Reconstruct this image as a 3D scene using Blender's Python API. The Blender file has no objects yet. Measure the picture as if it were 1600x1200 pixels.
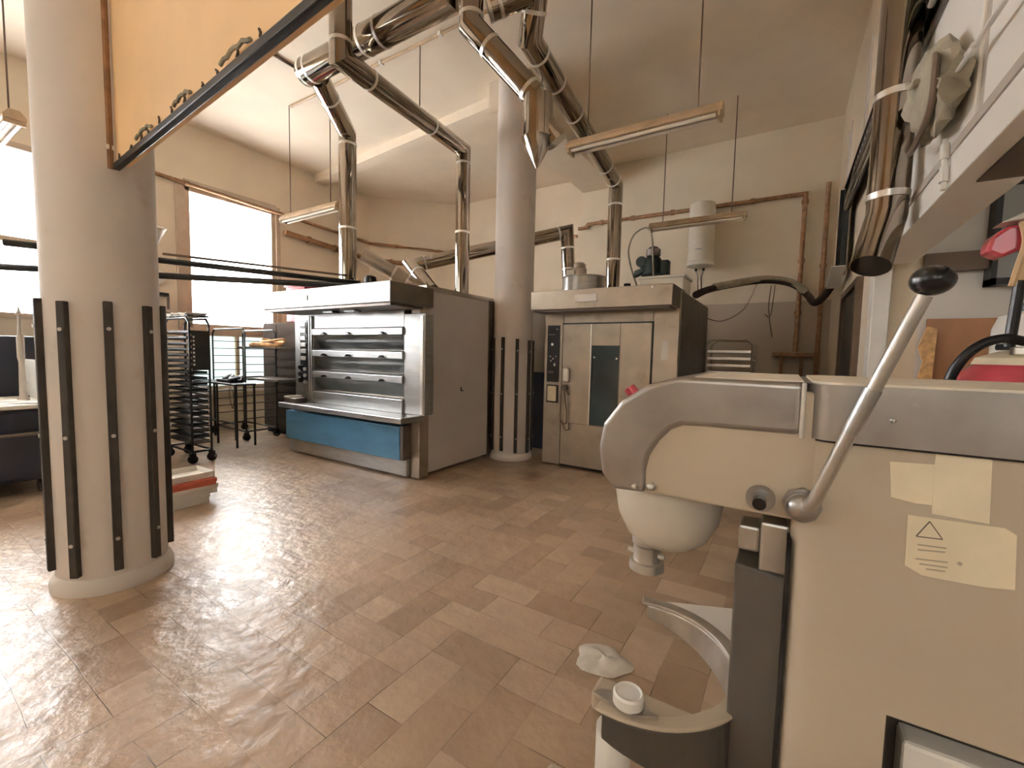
import bpy, bmesh, math, random
from mathutils import Vector, Matrix
random.seed(7)
S = bpy.context.scene
COL = S.collection
R = math.radians
V = Vector

# ------------------------------------------------------------------ camera
cam_d = bpy.data.cameras.new('camera'); cam = bpy.data.objects.new('camera', cam_d); COL.objects.link(cam)
S.camera = cam
cam_d.sensor_fit = 'HORIZONTAL'; cam_d.sensor_width = 36.0; cam_d.lens = 36.0 * 680.0 / 1600.0
cam_d.clip_start = 0.02
_yaw, _pit, _rol = R(32.0), math.atan(48 / 680.0), 0.021
_F = V((-math.sin(_yaw) * math.cos(_pit), math.cos(_yaw) * math.cos(_pit), -math.sin(_pit)))
_R0 = V((math.cos(_yaw), math.sin(_yaw), 0)); _U0 = _R0.cross(_F)
_Rt = _R0 * math.cos(_rol) + _U0 * math.sin(_rol); _Up = -_R0 * math.sin(_rol) + _U0 * math.cos(_rol)
m = Matrix((_Rt, _Up, -_F)).transposed().to_4x4(); m.translation = V((0, 0, 1.5)); cam.matrix_world = m

# ------------------------------------------------------------------ world, daylight, exposure
W = bpy.data.worlds.new('overcast_sky'); S.world = W; W.use_nodes = True
W.node_tree.nodes['Background'].inputs[0].default_value = (0.86, 0.97, 0.95, 1)
W.node_tree.nodes['Background'].inputs[1].default_value = 0.9
S.view_settings.view_transform = 'Standard'; S.view_settings.look = 'None'
S.view_settings.gamma = 1.0; S.view_settings.use_curve_mapping = False
S.view_settings.exposure = 1.3
S.cycles.max_bounces = 10; S.cycles.diffuse_bounces = 6; S.cycles.glossy_bounces = 5
S.cycles.sample_clamp_indirect = 6.0

def area(name, loc, rot, sx, sy, power, col):
    l = bpy.data.lights.new(name, 'AREA'); l.shape = 'RECTANGLE'; l.size = sx; l.size_y = sy
    l.energy = power; l.color = col
    o = bpy.data.objects.new(name, l); COL.objects.link(o); o.location = loc; o.rotation_euler = rot; return o
# daylight through the left wall windows; added fill from unseen rear openings
area('daylight_left_window', (-9.05, 4.18, 3.0), (0, R(-90), 0), 2.4, 1.6, 800, (0.97, 0.97, 0.98))
area('daylight_near_window', (-9.05, 0.35, 2.95), (0, R(-90), 0), 2.4, 2.9, 780, (0.95, 0.97, 1.0))
area('added_rear_fill_1', (-5.6, -4.3, 3.25), (R(90), 0, 0), 3.0, 1.7, 14, (1.0, 0.95, 0.88))
area('added_rear_fill_2', (1.3, -4.3, 3.25), (R(90), 0, 0), 3.4, 1.7, 22, (1.0, 0.95, 0.88))

# ------------------------------------------------------------------ materials
def mat(name, col, rough=0.5, metal=0.0, var=0.12, scale=6.0, bump=0.0, bscale=40.0, stretch=(1, 1, 1), rvar=0.0,
        trans=0.0, alpha=1.0, coat=0.0, dirt=None, dscale=2.0, dlo=0.55, dhi=0.75, spec=0.5):
    M = bpy.data.materials.new(name); M.use_nodes = True
    nt = M.node_tree; N = nt.nodes; L = nt.links; b = N['Principled BSDF']
    tc = N.new('ShaderNodeTexCoord'); mp = N.new('ShaderNodeMapping'); mp.inputs['Scale'].default_value = stretch
    L.new(tc.outputs['Object'], mp.inputs['Vector'])
    n = N.new('ShaderNodeTexNoise'); n.inputs['Scale'].default_value = scale; n.inputs['Detail'].default_value = 5
    L.new(mp.outputs[0], n.inputs['Vector'])
    r = N.new('ShaderNodeValToRGB'); r.color_ramp.elements[0].position = 0.3; r.color_ramp.elements[1].position = 0.7
    r.color_ramp.elements[0].color = tuple(c * (1 - var) for c in col) + (1,)
    r.color_ramp.elements[1].color = tuple(min(1, c * (1 + var)) for c in col) + (1,)
    L.new(n.outputs['Fac'], r.inputs['Fac'])
    out = r.outputs[0]
    if dirt:
        n2 = N.new('ShaderNodeTexNoise'); n2.inputs['Scale'].default_value = dscale; n2.inputs['Detail'].default_value = 8
        n2.inputs['Roughness'].default_value = 0.65
        L.new(mp.outputs[0], n2.inputs['Vector'])
        r2 = N.new('ShaderNodeValToRGB'); r2.color_ramp.elements[0].position = dlo; r2.color_ramp.elements[1].position = dhi
        L.new(n2.outputs['Fac'], r2.inputs['Fac'])
        mx = N.new('ShaderNodeMixRGB'); mx.inputs[2].default_value = tuple(dirt) + (1,)
        L.new(r2.outputs[0], mx.inputs[0]); L.new(out, mx.inputs[1]); out = mx.outputs[0]
    L.new(out, b.inputs['Base Color'])
    b.inputs['Roughness'].default_value = rough; b.inputs['Metallic'].default_value = metal
    if rvar:
        mr = N.new('ShaderNodeMapRange'); mr.inputs['To Min'].default_value = max(0, rough - rvar); mr.inputs['To Max'].default_value = rough + rvar
        L.new(n.outputs['Fac'], mr.inputs['Value']); L.new(mr.outputs[0], b.inputs['Roughness'])
    if bump:
        nb = N.new('ShaderNodeTexNoise'); nb.inputs['Scale'].default_value = bscale; nb.inputs['Detail'].default_value = 3
        L.new(mp.outputs[0], nb.inputs['Vector'])
        bp = N.new('ShaderNodeBump'); bp.inputs['Strength'].default_value = bump; bp.inputs['Distance'].default_value = 0.02
        L.new(nb.outputs['Fac'], bp.inputs['Height']); L.new(bp.outputs[0], b.inputs['Normal'])
    b.inputs['Specular IOR Level'].default_value = spec
    if trans: b.inputs['Transmission Weight'].default_value = trans
    if alpha < 1: b.inputs['Alpha'].default_value = alpha
    if coat: b.inputs['Coat Weight'].default_value = coat; b.inputs['Coat Roughness'].default_value = 0.2
    return M

def wall_mat(name, top, low, zsplit):
    M = mat(name, top, 0.75, var=0.05, scale=1.5, bump=0.08, bscale=12)
    if low:
        nt = M.node_tree; N = nt.nodes; L = nt.links; b = N['Principled BSDF']
        src = b.inputs['Base Color'].links[0].from_socket
        g = N.new('ShaderNodeNewGeometry'); sp = N.new('ShaderNodeSeparateXYZ'); L.new(g.outputs['Position'], sp.inputs[0])
        n = N.new('ShaderNodeTexNoise'); n.inputs['Scale'].default_value = 6
        ad = N.new('ShaderNodeMath'); ad.operation = 'MULTIPLY_ADD'; ad.inputs[1].default_value = 0.03
        L.new(n.outputs['Fac'], ad.inputs[0]); L.new(sp.outputs['Z'], ad.inputs[2])
        lt = N.new('ShaderNodeMath'); lt.operation = 'LESS_THAN'; lt.inputs[1].default_value = zsplit
        L.new(ad.outputs[0], lt.inputs[0])
        mx = N.new('ShaderNodeMixRGB'); mx.inputs[2].default_value = tuple(low) + (1,)
        L.new(lt.outputs[0], mx.inputs[0]); L.new(src, mx.inputs[1]); L.new(mx.outputs[0], b.inputs['Base Color'])
    return M

def floor_mat():
    M = bpy.data.materials.new('worn_tile_floor'); M.use_nodes = True
    nt = M.node_tree; N = nt.nodes; L = nt.links; b = N['Principled BSDF']
    g = N.new('ShaderNodeNewGeometry')
    wn = N.new('ShaderNodeTexNoise'); wn.inputs['Scale'].default_value = 1.3; wn.inputs['Detail'].default_value = 2
    L.new(g.outputs['Position'], wn.inputs['Vector'])
    wv = N.new('ShaderNodeVectorMath'); wv.operation = 'MULTIPLY_ADD'; wv.inputs[1].default_value = (0.05, 0.05, 0)
    L.new(wn.outputs['Color'], wv.inputs[0]); L.new(g.outputs['Position'], wv.inputs[2])
    rot = N.new('ShaderNodeMapping'); rot.inputs['Rotation'].default_value = (0, 0, R(90)); L.new(wv.outputs[0], rot.inputs['Vector'])
    def brick(src, seed):
        mp = N.new('ShaderNodeMapping'); mp.inputs['Location'].default_value = (seed, seed * 0.5, 0); L.new(src, mp.inputs['Vector'])
        t = N.new('ShaderNodeTexBrick'); t.offset = 0.5
        t.inputs['Scale'].default_value = 1.0; t.inputs['Brick Width'].default_value = 0.40; t.inputs['Row Height'].default_value = 0.20
        t.inputs['Mortar Size'].default_value = 0.0022; t.inputs['Mortar Smooth'].default_value = 0.3; t.inputs['Bias'].default_value = 0.0
        t.inputs['Color1'].default_value = (0, 0, 0, 1); t.inputs['Color2'].default_value = (1, 1, 1, 1); t.inputs['Mortar'].default_value = (0.5, 0.5, 0.5, 1)
        L.new(mp.outputs[0], t.inputs['Vector']); return t
    b1 = brick(wv.outputs[0], 0.0); b2 = brick(rot.outputs[0], 0.0)
    ck = N.new('ShaderNodeTexChecker'); ck.inputs['Scale'].default_value = 1 / 0.8; L.new(wv.outputs[0], ck.inputs['Vector'])
    def mixc(a, c, f):
        mx = N.new('ShaderNodeMixRGB'); L.new(f, mx.inputs[0]); L.new(a, mx.inputs[1]); L.new(c, mx.inputs[2]); return mx.outputs[0]
    val = mixc(b1.outputs['Color'], b2.outputs['Color'], ck.outputs['Fac']); mort = mixc(b1.outputs['Fac'], b2.outputs['Fac'], ck.outputs['Fac'])
    ramp = N.new('ShaderNodeValToRGB'); e = ramp.color_ramp.elements
    e[0].color = (0.37, 0.255, 0.165, 1); e[1].color = (0.54, 0.405, 0.285, 1); e[1].position = 1.0
    x = e.new(0.5); x.color = (0.46, 0.33, 0.222, 1)
    L.new(val, ramp.inputs['Fac'])
    # large stains and wear
    n1 = N.new('ShaderNodeTexNoise'); n1.inputs['Scale'].default_value = 0.9; n1.inputs['Detail'].default_value = 7; n1.inputs['Roughness'].default_value = 0.6
    L.new(g.outputs['Position'], n1.inputs['Vector'])
    r1 = N.new('ShaderNodeValToRGB'); r1.color_ramp.elements[0].position = 0.36; r1.color_ramp.elements[1].position = 0.66
    r1.color_ramp.elements[0].color = (0.70, 0.69, 0.68, 1); r1.color_ramp.elements[1].color = (1.12, 1.1, 1.08, 1)
    L.new(n1.outputs['Fac'], r1.inputs['Fac'])
    mu = N.new('ShaderNodeMixRGB'); mu.blend_type = 'MULTIPLY'; mu.inputs[0].default_value = 0.9
    L.new(ramp.outputs[0], mu.inputs[1]); L.new(r1.outputs[0], mu.inputs[2])
    # worn joints: only partly dark
    n3 = N.new('ShaderNodeTexNoise'); n3.inputs['Scale'].default_value = 3.0; n3.inputs['Detail'].default_value = 3; L.new(g.outputs['Position'], n3.inputs['Vector'])
    r3 = N.new('ShaderNodeValToRGB'); r3.color_ramp.elements[0].position = 0.42; r3.color_ramp.elements[1].position = 0.58; L.new(n3.outputs['Fac'], r3.inputs['Fac'])
    mf = N.new('ShaderNodeMath'); mf.operation = 'MULTIPLY'; L.new(mort, mf.inputs[0]); L.new(r3.outputs[0], mf.inputs[1])
    mj = N.new('ShaderNodeMixRGB'); mj.inputs[2].default_value = (0.09, 0.055, 0.03, 1); L.new(mf.outputs[0], mj.inputs[0]); L.new(mu.outputs[0], mj.inputs[1])
    L.new(mj.outputs[0], b.inputs['Base Color'])
    n4 = N.new('ShaderNodeTexNoise'); n4.inputs['Scale'].default_value = 7; n4.inputs['Detail'].default_value = 6; L.new(g.outputs['Position'], n4.inputs['Vector'])
    mr = N.new('ShaderNodeMapRange'); mr.inputs['From Min'].default_value = 0.3; mr.inputs['From Max'].default_value = 0.7
    mr.inputs['To Min'].default_value = 0.30; mr.inputs['To Max'].default_value = 0.46; L.new(n4.outputs['Fac'], mr.inputs['Value']); L.new(mr.outputs[0], b.inputs['Roughness'])
    bn = N.new('ShaderNodeTexNoise'); bn.inputs['Scale'].default_value = 9; bn.inputs['Detail'].default_value = 4; L.new(g.outputs['Position'], bn.inputs['Vector'])
    sb = N.new('ShaderNodeMath'); sb.operation = 'MULTIPLY_ADD'; sb.inputs[1].default_value = -0.5; L.new(mort, sb.inputs[0]); L.new(bn.outputs['Fac'], sb.inputs[2])
    sv = N.new('ShaderNodeMath'); sv.operation = 'MULTIPLY_ADD'; sv.inputs[1].default_value = 0.12; L.new(val, sv.inputs[0]); L.new(sb.outputs[0], sv.inputs[2])
    bp = N.new('ShaderNodeBump'); bp.inputs['Strength'].default_value = 0.5; bp.inputs['Distance'].default_value = 0.03
    b.inputs['Coat Weight'].default_value = 0.25; b.inputs['Coat Roughness'].default_value = 0.32
    L.new(sv.outputs[0], bp.inputs['Height']); L.new(bp.outputs[0], b.inputs['Normal'])
    return M

M_ = {}
M_['floor'] = floor_mat()
M_['wall'] = wall_mat('cream_wall_paint', (0.74, 0.65, 0.51), (0.46, 0.39, 0.31), 2.45)
M_['wallL'] = wall_mat('cream_wall_paint_plain', (0.74, 0.64, 0.50), None, 0)
M_['ceil'] = wall_mat('ceiling_paint', (0.78, 0.68, 0.55), None, 0)
M_['column'] = mat('column_plaster', (0.70, 0.64, 0.595), 0.6, var=0.05, scale=2, bump=0.05, bscale=8, dirt=(0.5, 0.4, 0.29), dscale=3, dlo=0.6, dhi=0.85)
M_['rubber'] = mat('dark_rubber', (0.045, 0.036, 0.03), 0.6, var=0.25, scale=9)
M_['zinc'] = mat('zinc_screw', (0.62, 0.6, 0.56), 0.35, 0.9)
M_['steel'] = mat('brushed_stainless', (0.45, 0.45, 0.445), 0.37, 0.95, var=0.1, scale=5, stretch=(1, 1, 5), rvar=0.06, bump=0.0)
M_['steelwarm'] = mat('stained_stainless', (0.46, 0.40, 0.33), 0.40, 0.9, var=0.15, scale=3, rvar=0.10, bump=0.0, dirt=(0.30, 0.24, 0.18), dscale=2.2)
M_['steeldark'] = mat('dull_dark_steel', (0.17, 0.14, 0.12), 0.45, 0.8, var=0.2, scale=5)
M_['chrome'] = mat('polished_flue', (0.31, 0.265, 0.215), 0.085, 1.0, var=0.12, scale=3, rvar=0.06, bump=0.04, bscale=3)
M_['clamp'] = mat('flue_clamp_band', (0.82, 0.80, 0.76), 0.3, 0.85, var=0.08)
M_['panelgrey'] = mat('grey_oven_side', (0.55, 0.51, 0.475), 0.45, 0.1, var=0.05, scale=2)
M_['blue'] = mat('blue_enamel', (0.075, 0.205, 0.345), 0.35, 0.2, var=0.12, scale=3, stretch=(1, 1, 3))
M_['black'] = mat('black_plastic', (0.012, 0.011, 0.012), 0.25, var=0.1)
M_['blackmetal'] = mat('black_painted_metal', (0.02, 0.018, 0.018), 0.45, 0.4, var=0.3, scale=12)
M_['navy'] = mat('dark_navy_plastic', (0.016, 0.017, 0.03), 0.4, var=0.3, scale=3)
M_['ovenglass'] = mat('dark_oven_glass', (0.03, 0.05, 0.06), 0.08, 0.0, var=0.3, scale=2, coat=0.5)
M_['deckglass'] = mat('smoked_deck_glass', (0.11, 0.115, 0.11), 0.16, 0.3, var=0.35, scale=3)
M_['cream'] = mat('cream_mixer_paint', (0.52, 0.44, 0.335), 0.42, var=0.06, scale=3, bump=0.03, bscale=10, dirt=(0.50, 0.41, 0.30), dscale=3.5, dlo=0.58, dhi=0.9)
M_['sticker'] = mat('aged_paper_sticker', (0.82, 0.72, 0.53), 0.6, var=0.06, scale=12)
M_['ink'] = mat('dark_ink', (0.09, 0.075, 0.05), 0.6)
M_['fadedink'] = mat('faded_ink', (0.49, 0.41, 0.29), 0.6)
M_['mixsteel'] = mat('floury_mixer_steel', (0.41, 0.39, 0.37), 0.36, 0.92, var=0.15, scale=7, rvar=0.07, dirt=(0.72, 0.64, 0.5), dscale=5, dlo=0.6, dhi=0.85)
M_['cast'] = mat('aluminium_cast', (0.55, 0.52, 0.48), 0.35, 0.85, var=0.15, scale=9, bump=0.05, bscale=25)
M_['darkcast'] = mat('grey_cast_iron_paint', (0.095, 0.08, 0.066), 0.5, 0.2, var=0.12, scale=4)
M_['white'] = mat('white_enamel', (0.78, 0.76, 0.72), 0.35, var=0.05)
M_['headpaint'] = mat('pale_head_paint', (0.68, 0.62, 0.53), 0.4, var=0.06, scale=8)
M_['flour'] = mat('flour_dusted_top', (0.80, 0.72, 0.6), 0.6, var=0.1, scale=18)
M_['boiler'] = mat('boiler_white', (0.74, 0.70, 0.60), 0.35, var=0.04)
M_['rust'] = mat('rusty_brown_pipe', (0.27, 0.145, 0.07), 0.6, 0.2, var=0.3, scale=14)
M_['lampcase'] = mat('aged_lamp_housing', (0.46, 0.33, 0.20), 0.5, var=0.15, scale=6)
M_['tube'] = mat('unlit_fluorescent_tube', (0.80, 0.74, 0.63), 0.25, var=0.03)
M_['rod'] = mat('thin_brown_rod', (0.13, 0.085, 0.055), 0.5, 0.3)
M_['hoodpanel'] = mat('tan_hood_paint', (0.86, 0.585, 0.31), 0.5, var=0.06, scale=2)
M_['frame'] = mat('window_frame_paint', (0.50, 0.40, 0.30), 0.5, var=0.08)
M_['frost'] = mat('frosted_glass', (0.80, 0.95, 0.90), 0.5, var=0.1, scale=4, trans=0.85)
M_['glass'] = mat('clear_glass', (1, 1, 1), 0.02, trans=1.0, var=0.0)
M_['red'] = mat('red_plastic', (0.42, 0.05, 0.07), 0.25, var=0.1, coat=0.3)
M_['card'] = mat('white_carton', (0.72, 0.68, 0.61), 0.7, var=0.06)
M_['redcard'] = mat('red_carton', (0.36, 0.07, 0.035), 0.6, var=0.12)
M_['brown'] = mat('dark_brown_wood', (0.05, 0.036, 0.027), 0.9, spec=0.1, var=0.2, scale=3, stretch=(1, 1, 8))
M_['board'] = mat('orange_brown_board', (0.33, 0.155, 0.065), 0.5, var=0.18, scale=2, stretch=(3, 1, 1))
M_['wicker'] = mat('wicker_tan', (0.62, 0.37, 0.16), 0.6, var=0.3, scale=30)
M_['bag'] = mat('thin_plastic_bag', (0.85, 0.80, 0.72), 0.25, var=0.1, scale=20, bump=0.4, bscale=14, alpha=0.8)
M_['cloth'] = mat('grey_cloth', (0.34, 0.30, 0.22), 0.85, var=0.2, scale=8, bump=0.3, bscale=18)
M_['panelwhite'] = mat('white_panel_paint', (0.86, 0.83, 0.78), 0.45, var=0.03, scale=2)
M_['greysteelpaint'] = mat('grey_panel_trim', (0.47, 0.42, 0.36), 0.5, var=0.05)
M_['recesswall'] = mat('grey_white_wall', (0.72, 0.68, 0.63), 0.6, var=0.04, scale=2)
M_['pic'] = mat('grey_screen_glass', (0.33, 0.34, 0.34), 0.12, var=0.1, scale=1.5)
M_['green'] = mat('dark_green_motor', (0.012, 0.022, 0.022), 0.4, 0.3, var=0.3)
M_['tan'] = mat('tan_cord', (0.55, 0.38, 0.22), 0.7, var=0.2)
M_['foliage'] = mat('distant_green', (0.35, 0.5, 0.3), 0.9, var=0.4, scale=3)
M_['paper'] = mat('white_paper', (0.82, 0.80, 0.76), 0.6, var=0.04)

# ------------------------------------------------------------------ geometry helpers
class B:
    def __init__(s): s.b = bmesh.new()
    def box(s, x0, x1, y0, y1, z0, z1):
        v = [s.b.verts.new((x, y, z)) for z in (z0, z1) for y in (y0, y1) for x in (x0, x1)]
        for f in ((0, 2, 3, 1), (4, 5, 7, 6), (0, 1, 5, 4), (2, 6, 7, 3), (0, 4, 6, 2), (1, 3, 7, 5)): s.b.faces.new([v[i] for i in f])
        return s
    def obox(s, c, ax, ay, hx, hy, z0, z1):      # box with own plan axes
        v = [s.b.verts.new((c[0] + ax[0] * i * hx + ay[0] * j * hy, c[1] + ax[1] * i * hx + ay[1] * j * hy, z)) for z in (z0, z1) for j in (-1, 1) for i in (-1, 1)]
        for f in ((0, 2, 3, 1), (4, 5, 7, 6), (0, 1, 5, 4), (2, 6, 7, 3), (0, 4, 6, 2), (1, 3, 7, 5)): s.b.faces.new([v[i] for i in f])
        return s
    def ring_prism(s, poly, fn0, fn1):
        a = [s.b.verts.new(fn0(p)) for p in poly]; c = [s.b.verts.new(fn1(p)) for p in poly]; n = len(poly)
        s.b.faces.new(a[::-1]); s.b.faces.new(c)
        for i in range(n): s.b.faces.new((a[i], a[(i + 1) % n], c[(i + 1) % n], c[i]))
        return s
    def prism_y(s, poly, y0, y1): return s.ring_prism(poly, lambda p: (p[0], y0, p[1]), lambda p: (p[0], y1, p[1]))
    def prism_x(s, poly, x0, x1): return s.ring_prism(poly, lambda p: (x0, p[0], p[1]), lambda p: (x1, p[0], p[1]))
    def prism_z(s, poly, z0, z1): return s.ring_prism(poly, lambda p: (p[0], p[1], z0), lambda p: (p[0], p[1], z1))
    def loft(s, rings, cap=True):
        rr = [[s.b.verts.new(p) for p in r] for r in rings]; n = len(rr[0])
        for a, c in zip(rr, rr[1:]):
            for i in range(n): s.b.faces.new((a[i], a[(i + 1) % n], c[(i + 1) % n], c[i]))
        if cap: s.b.faces.new(rr[0][::-1]); s.b.faces.new(rr[-1])
        return s
    def tube(s, pts, r, n=10, cap=True):
        pts = [V(p) for p in pts]; rad = r if isinstance(r, (list, tuple)) else [r] * len(pts)
        d = [(b - a).normalized() for a, b in zip(pts, pts[1:])]
        ref = V((0, 0, 1)) if abs(d[0].z) < 0.9 else V((1, 0, 0))
        u = d[0].cross(ref).normalized(); rings = []
        for i, p in enumerate(pts):
            if i == 0: t = d[0]; di = d[0]
            elif i == len(pts) - 1: t = d[-1]; di = d[-1]
            else:
                t = d[i - 1] + d[i]; t = t.normalized() if t.length > 1e-6 else d[i]; di = d[i - 1]
            u = (u - di * u.dot(di)).normalized(); w = di.cross(u)
            ring = []
            for k in range(n):
                q = (u * math.cos(2 * math.pi * k / n) + w * math.sin(2 * math.pi * k / n)) * rad[i]
                den = di.dot(t)
                if 0 < i < len(pts) - 1 and abs(den) > 0.25: q = q - di * (q.dot(t) / den)   # mitre
                ring.append(p + q)
            rings.append(ring)
            if 0 < i < len(pts) - 1: u = (d[i - 1].rotation_difference(d[i]) @ u).normalized()
        return s.loft(rings, cap)
    def cyl(s, a, b_, r, r2=None, n=20): return s.tube([a, b_], [r, r if r2 is None else r2], n)
    def lathe(s, c, prof, n=28, cap=True):
        return s.loft([[(c[0] + r * math.cos(2 * math.pi * k / n), c[1] + r * math.sin(2 * math.pi * k / n), z) for k in range(n)] for r, z in prof], cap)
    def ball(s, c, rx, ry=None, rz=None, n=16):
        ry = rx if ry is None else ry; rz = rx if rz is None else rz
        m = Matrix.Translation(c) @ Matrix.Diagonal((rx, ry, rz, 1)); bmesh.ops.create_uvsphere(s.b, u_segments=n, v_segments=max(6, n // 2), radius=1, matrix=m); return s

def root(name, loc, label=None, cat=None, group=None, kind=None):
    o = bpy.data.objects.new(name, None); COL.objects.link(o); o.location = loc; o.empty_display_size = 0.1
    tag(o, label, cat, group, kind); return o
def tag(o, label=None, cat=None, group=None, kind=None):
    if label: o['label'] = label
    if cat: o['category'] = cat
    if group: o['group'] = group
    if kind: o['kind'] = kind
    return o
def wloc(o):
    p = V((0, 0, 0))
    while o: p = p + V(o.location); o = o.parent
    return p
def obj(name, bd, m, parent=None, bevel=0.0, smooth=False, seg=2, origin=None):
    me = bpy.data.meshes.new(name); bmesh.ops.recalc_face_normals(bd.b, faces=bd.b.faces[:])
    off = wloc(parent) if parent else V(origin or (0, 0, 0))
    bmesh.ops.translate(bd.b, verts=bd.b.verts[:], vec=-off)
    bd.b.to_mesh(me); bd.b.free()
    me.materials.append(M_[m] if isinstance(m, str) else m)
    o = bpy.data.objects.new(name, me); COL.objects.link(o)
    if parent: o.parent = parent
    elif origin: o.location = origin
    if bevel:
        bv = o.modifiers.new('bevel', 'BEVEL'); bv.width = bevel; bv.segments = seg; bv.limit_method = 'ANGLE'; bv.angle_limit = R(35)
    if smooth:
        for p in me.polygons: p.use_smooth = True
        es = o.modifiers.new('split', 'EDGE_SPLIT'); es.split_angle = R(38)
    return o
def copy_tree(o, parent=None):
    c = o.copy(); COL.objects.link(c)
    if parent: c.parent = parent
    for ch in [x for x in COL.objects if x.parent == o]: copy_tree(ch, c)
    return c
def struct(name, bd, m, **k): o = obj(name, bd, m, **k); o['kind'] = 'structure'; return o

# ------------------------------------------------------------------ the setting
WX, RX, BY, BY2, CZ, RY = -8.7, 0.56, 8.45, 8.8, 5.2, -4.0
XR = 3.6; YR = 4.05       # recess on the right
SX = -3.68
struct('floor', B().box(WX - 0.3, XR + 0.2, RY - 0.2, BY2 + 0.3, -0.12, 0), 'floor')
struct('ceiling', B().box(WX - 0.3, XR + 0.2, RY - 0.2, BY2 + 0.3, CZ, CZ + 0.15), 'ceil')
# left wall with its window openings
wl = B(); T0, T1 = WX - 0.25, WX
W1 = (3.42, 4.93, 1.84, 4.18); W1L = (3.42, 4.93, 0.74, 1.76); W2 = (-1.1, 1.74, 1.84, 4.10)
wl.box(T0, T1, RY, -1.1, 0, CZ).box(T0, T1, -1.1, 1.74, 0, 1.84).box(T0, T1, -1.1, 1.74, 4.10, CZ)
wl.box(T0, T1, 1.74, 3.42, 0, CZ).box(T0, T1, 3.42, 4.93, 0, 0.74).box(T0, T1, 3.42, 4.93, 1.76, 1.84).box(T0, T1, 3.42, 4.93, 4.18, CZ)
wl.box(T0, T1, 4.93, 7.45, 0, CZ)
struct('wall_left', wl, 'wallL')
cx0, cy0, cx1, cy1 = WX, 7.25, -7.17, BY2
struct('wall_corner', B().prism_z([(cx0, cy0), (cx1, cy1), (cx1 - 0.2, cy1 + 0.25), (cx0 - 0.25, cy0 + 0.2)], 0, CZ), 'wallL')
struct('wall_back_left', B().box(-7.35, SX, BY2, BY2 + 0.2, 0, CZ), 'wallL')
struct('wall_back', B().box(SX, RX + 0.3, BY, BY + 0.5, 0, CZ), 'wall')
wr = B().box(RX, RX + 0.2, YR, BY, 0, CZ).box(RX, RX + 0.14, RY, YR, 2.2, CZ)
struct('wall_right', wr, 'wallL')
struct('wall_recess', B().box(RX + 0.2, XR, YR, YR + 0.15, 0, CZ), 'recesswall')
struct('wall_recess_side', B().box(XR, XR + 0.15, RY, YR + 0.15, 0, CZ), 'recesswall')
rw = B()
for x0, x1 in ((WX, -7.2), (-4.0, -0.4), (3.0, XR)): rw.box(x0, x1, RY - 0.2, RY, 0, CZ)
for x0, x1 in ((-7.2, -4.0), (-0.4, 3.0)): rw.box(x0, x1, RY - 0.2, RY, 0, 2.4).box(x0, x1, RY - 0.2, RY, 4.1, CZ)  # unseen openings, added for the rear fill light
struct('wall_rear', rw, 'wallL')
struct('beam_long', B().box(-3.66, -3.02, 5.1, BY, 4.78, CZ), 'ceil')
bd = V((-5.3, 0.5, 0)).normalized(); bn = V((0.5, 5.3, 0)).normalized()
mid = V((-6.05, 5.70, 0)); struct('beam_cross', B().obox(mid, bd, bn, 2.72, 0.13, 5.05, CZ), 'ceil')
struct('baseboard_back', B().box(SX, RX, BY - 0.015, BY, 0, 0.12), 'greysteelpaint')

def window(name, y0, y1, z0, z1, mull_z=(), mull_y=(), glass='glass', fw=0.06, fx=-8.74):
    f = B(); f.box(fx - 0.05, fx + 0.05, y0 - 0.02, y0 + fw, z0, z1).box(fx - 0.05, fx + 0.05, y1 - fw, y1 + 0.02, z0, z1)
    f.box(fx - 0.05, fx + 0.05, y0, y1, z0 - 0.02, z0 + fw).box(fx - 0.05, fx + 0.05, y0, y1, z1 - fw, z1 + 0.02)
    w = obj(name, f, 'frame'); w['kind'] = 'structure'
    for z in mull_z: obj('mullion', B().box(fx - 0.04, fx + 0.045, y0, y1, z - 0.035, z + 0.035), 'frame', w)
    for y in mull_y: obj('mullion', B().box(fx - 0.04, fx + 0.045, y - 0.03, y + 0.03, z0, z1), 'frame', w)
    obj('pane', B().box(fx - 0.006, fx + 0.006, y0 + fw, y1 - fw, z0 + fw, z1 - fw), glass, w)
    return w
window('window_1', *W1)
window('window_2', W1L[0], W1L[1], W1L[2], W1L[3], mull_y=(4.2,), glass='frost')
window('window_3', *W2, mull_z=(2.86,), mull_y=(0.3,))
ca = B()
for y0, y1 in ((3.27, 3.40), (4.95, 5.03)): ca.box(WX, WX + 0.04, y0, y1, 0.6, 4.27)
ca.box(WX, WX + 0.04, 3.40, 4.95, 4.20, 4.30); ca.box(WX, WX + 0.03, 3.40, 4.95, 1.76, 1.83)
struct('trim_1', ca, 'frame')
struct('trim_2', B().box(WX, WX + 0.12, 3.2, 5.1, 0.68, 0.74), 'white')

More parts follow.
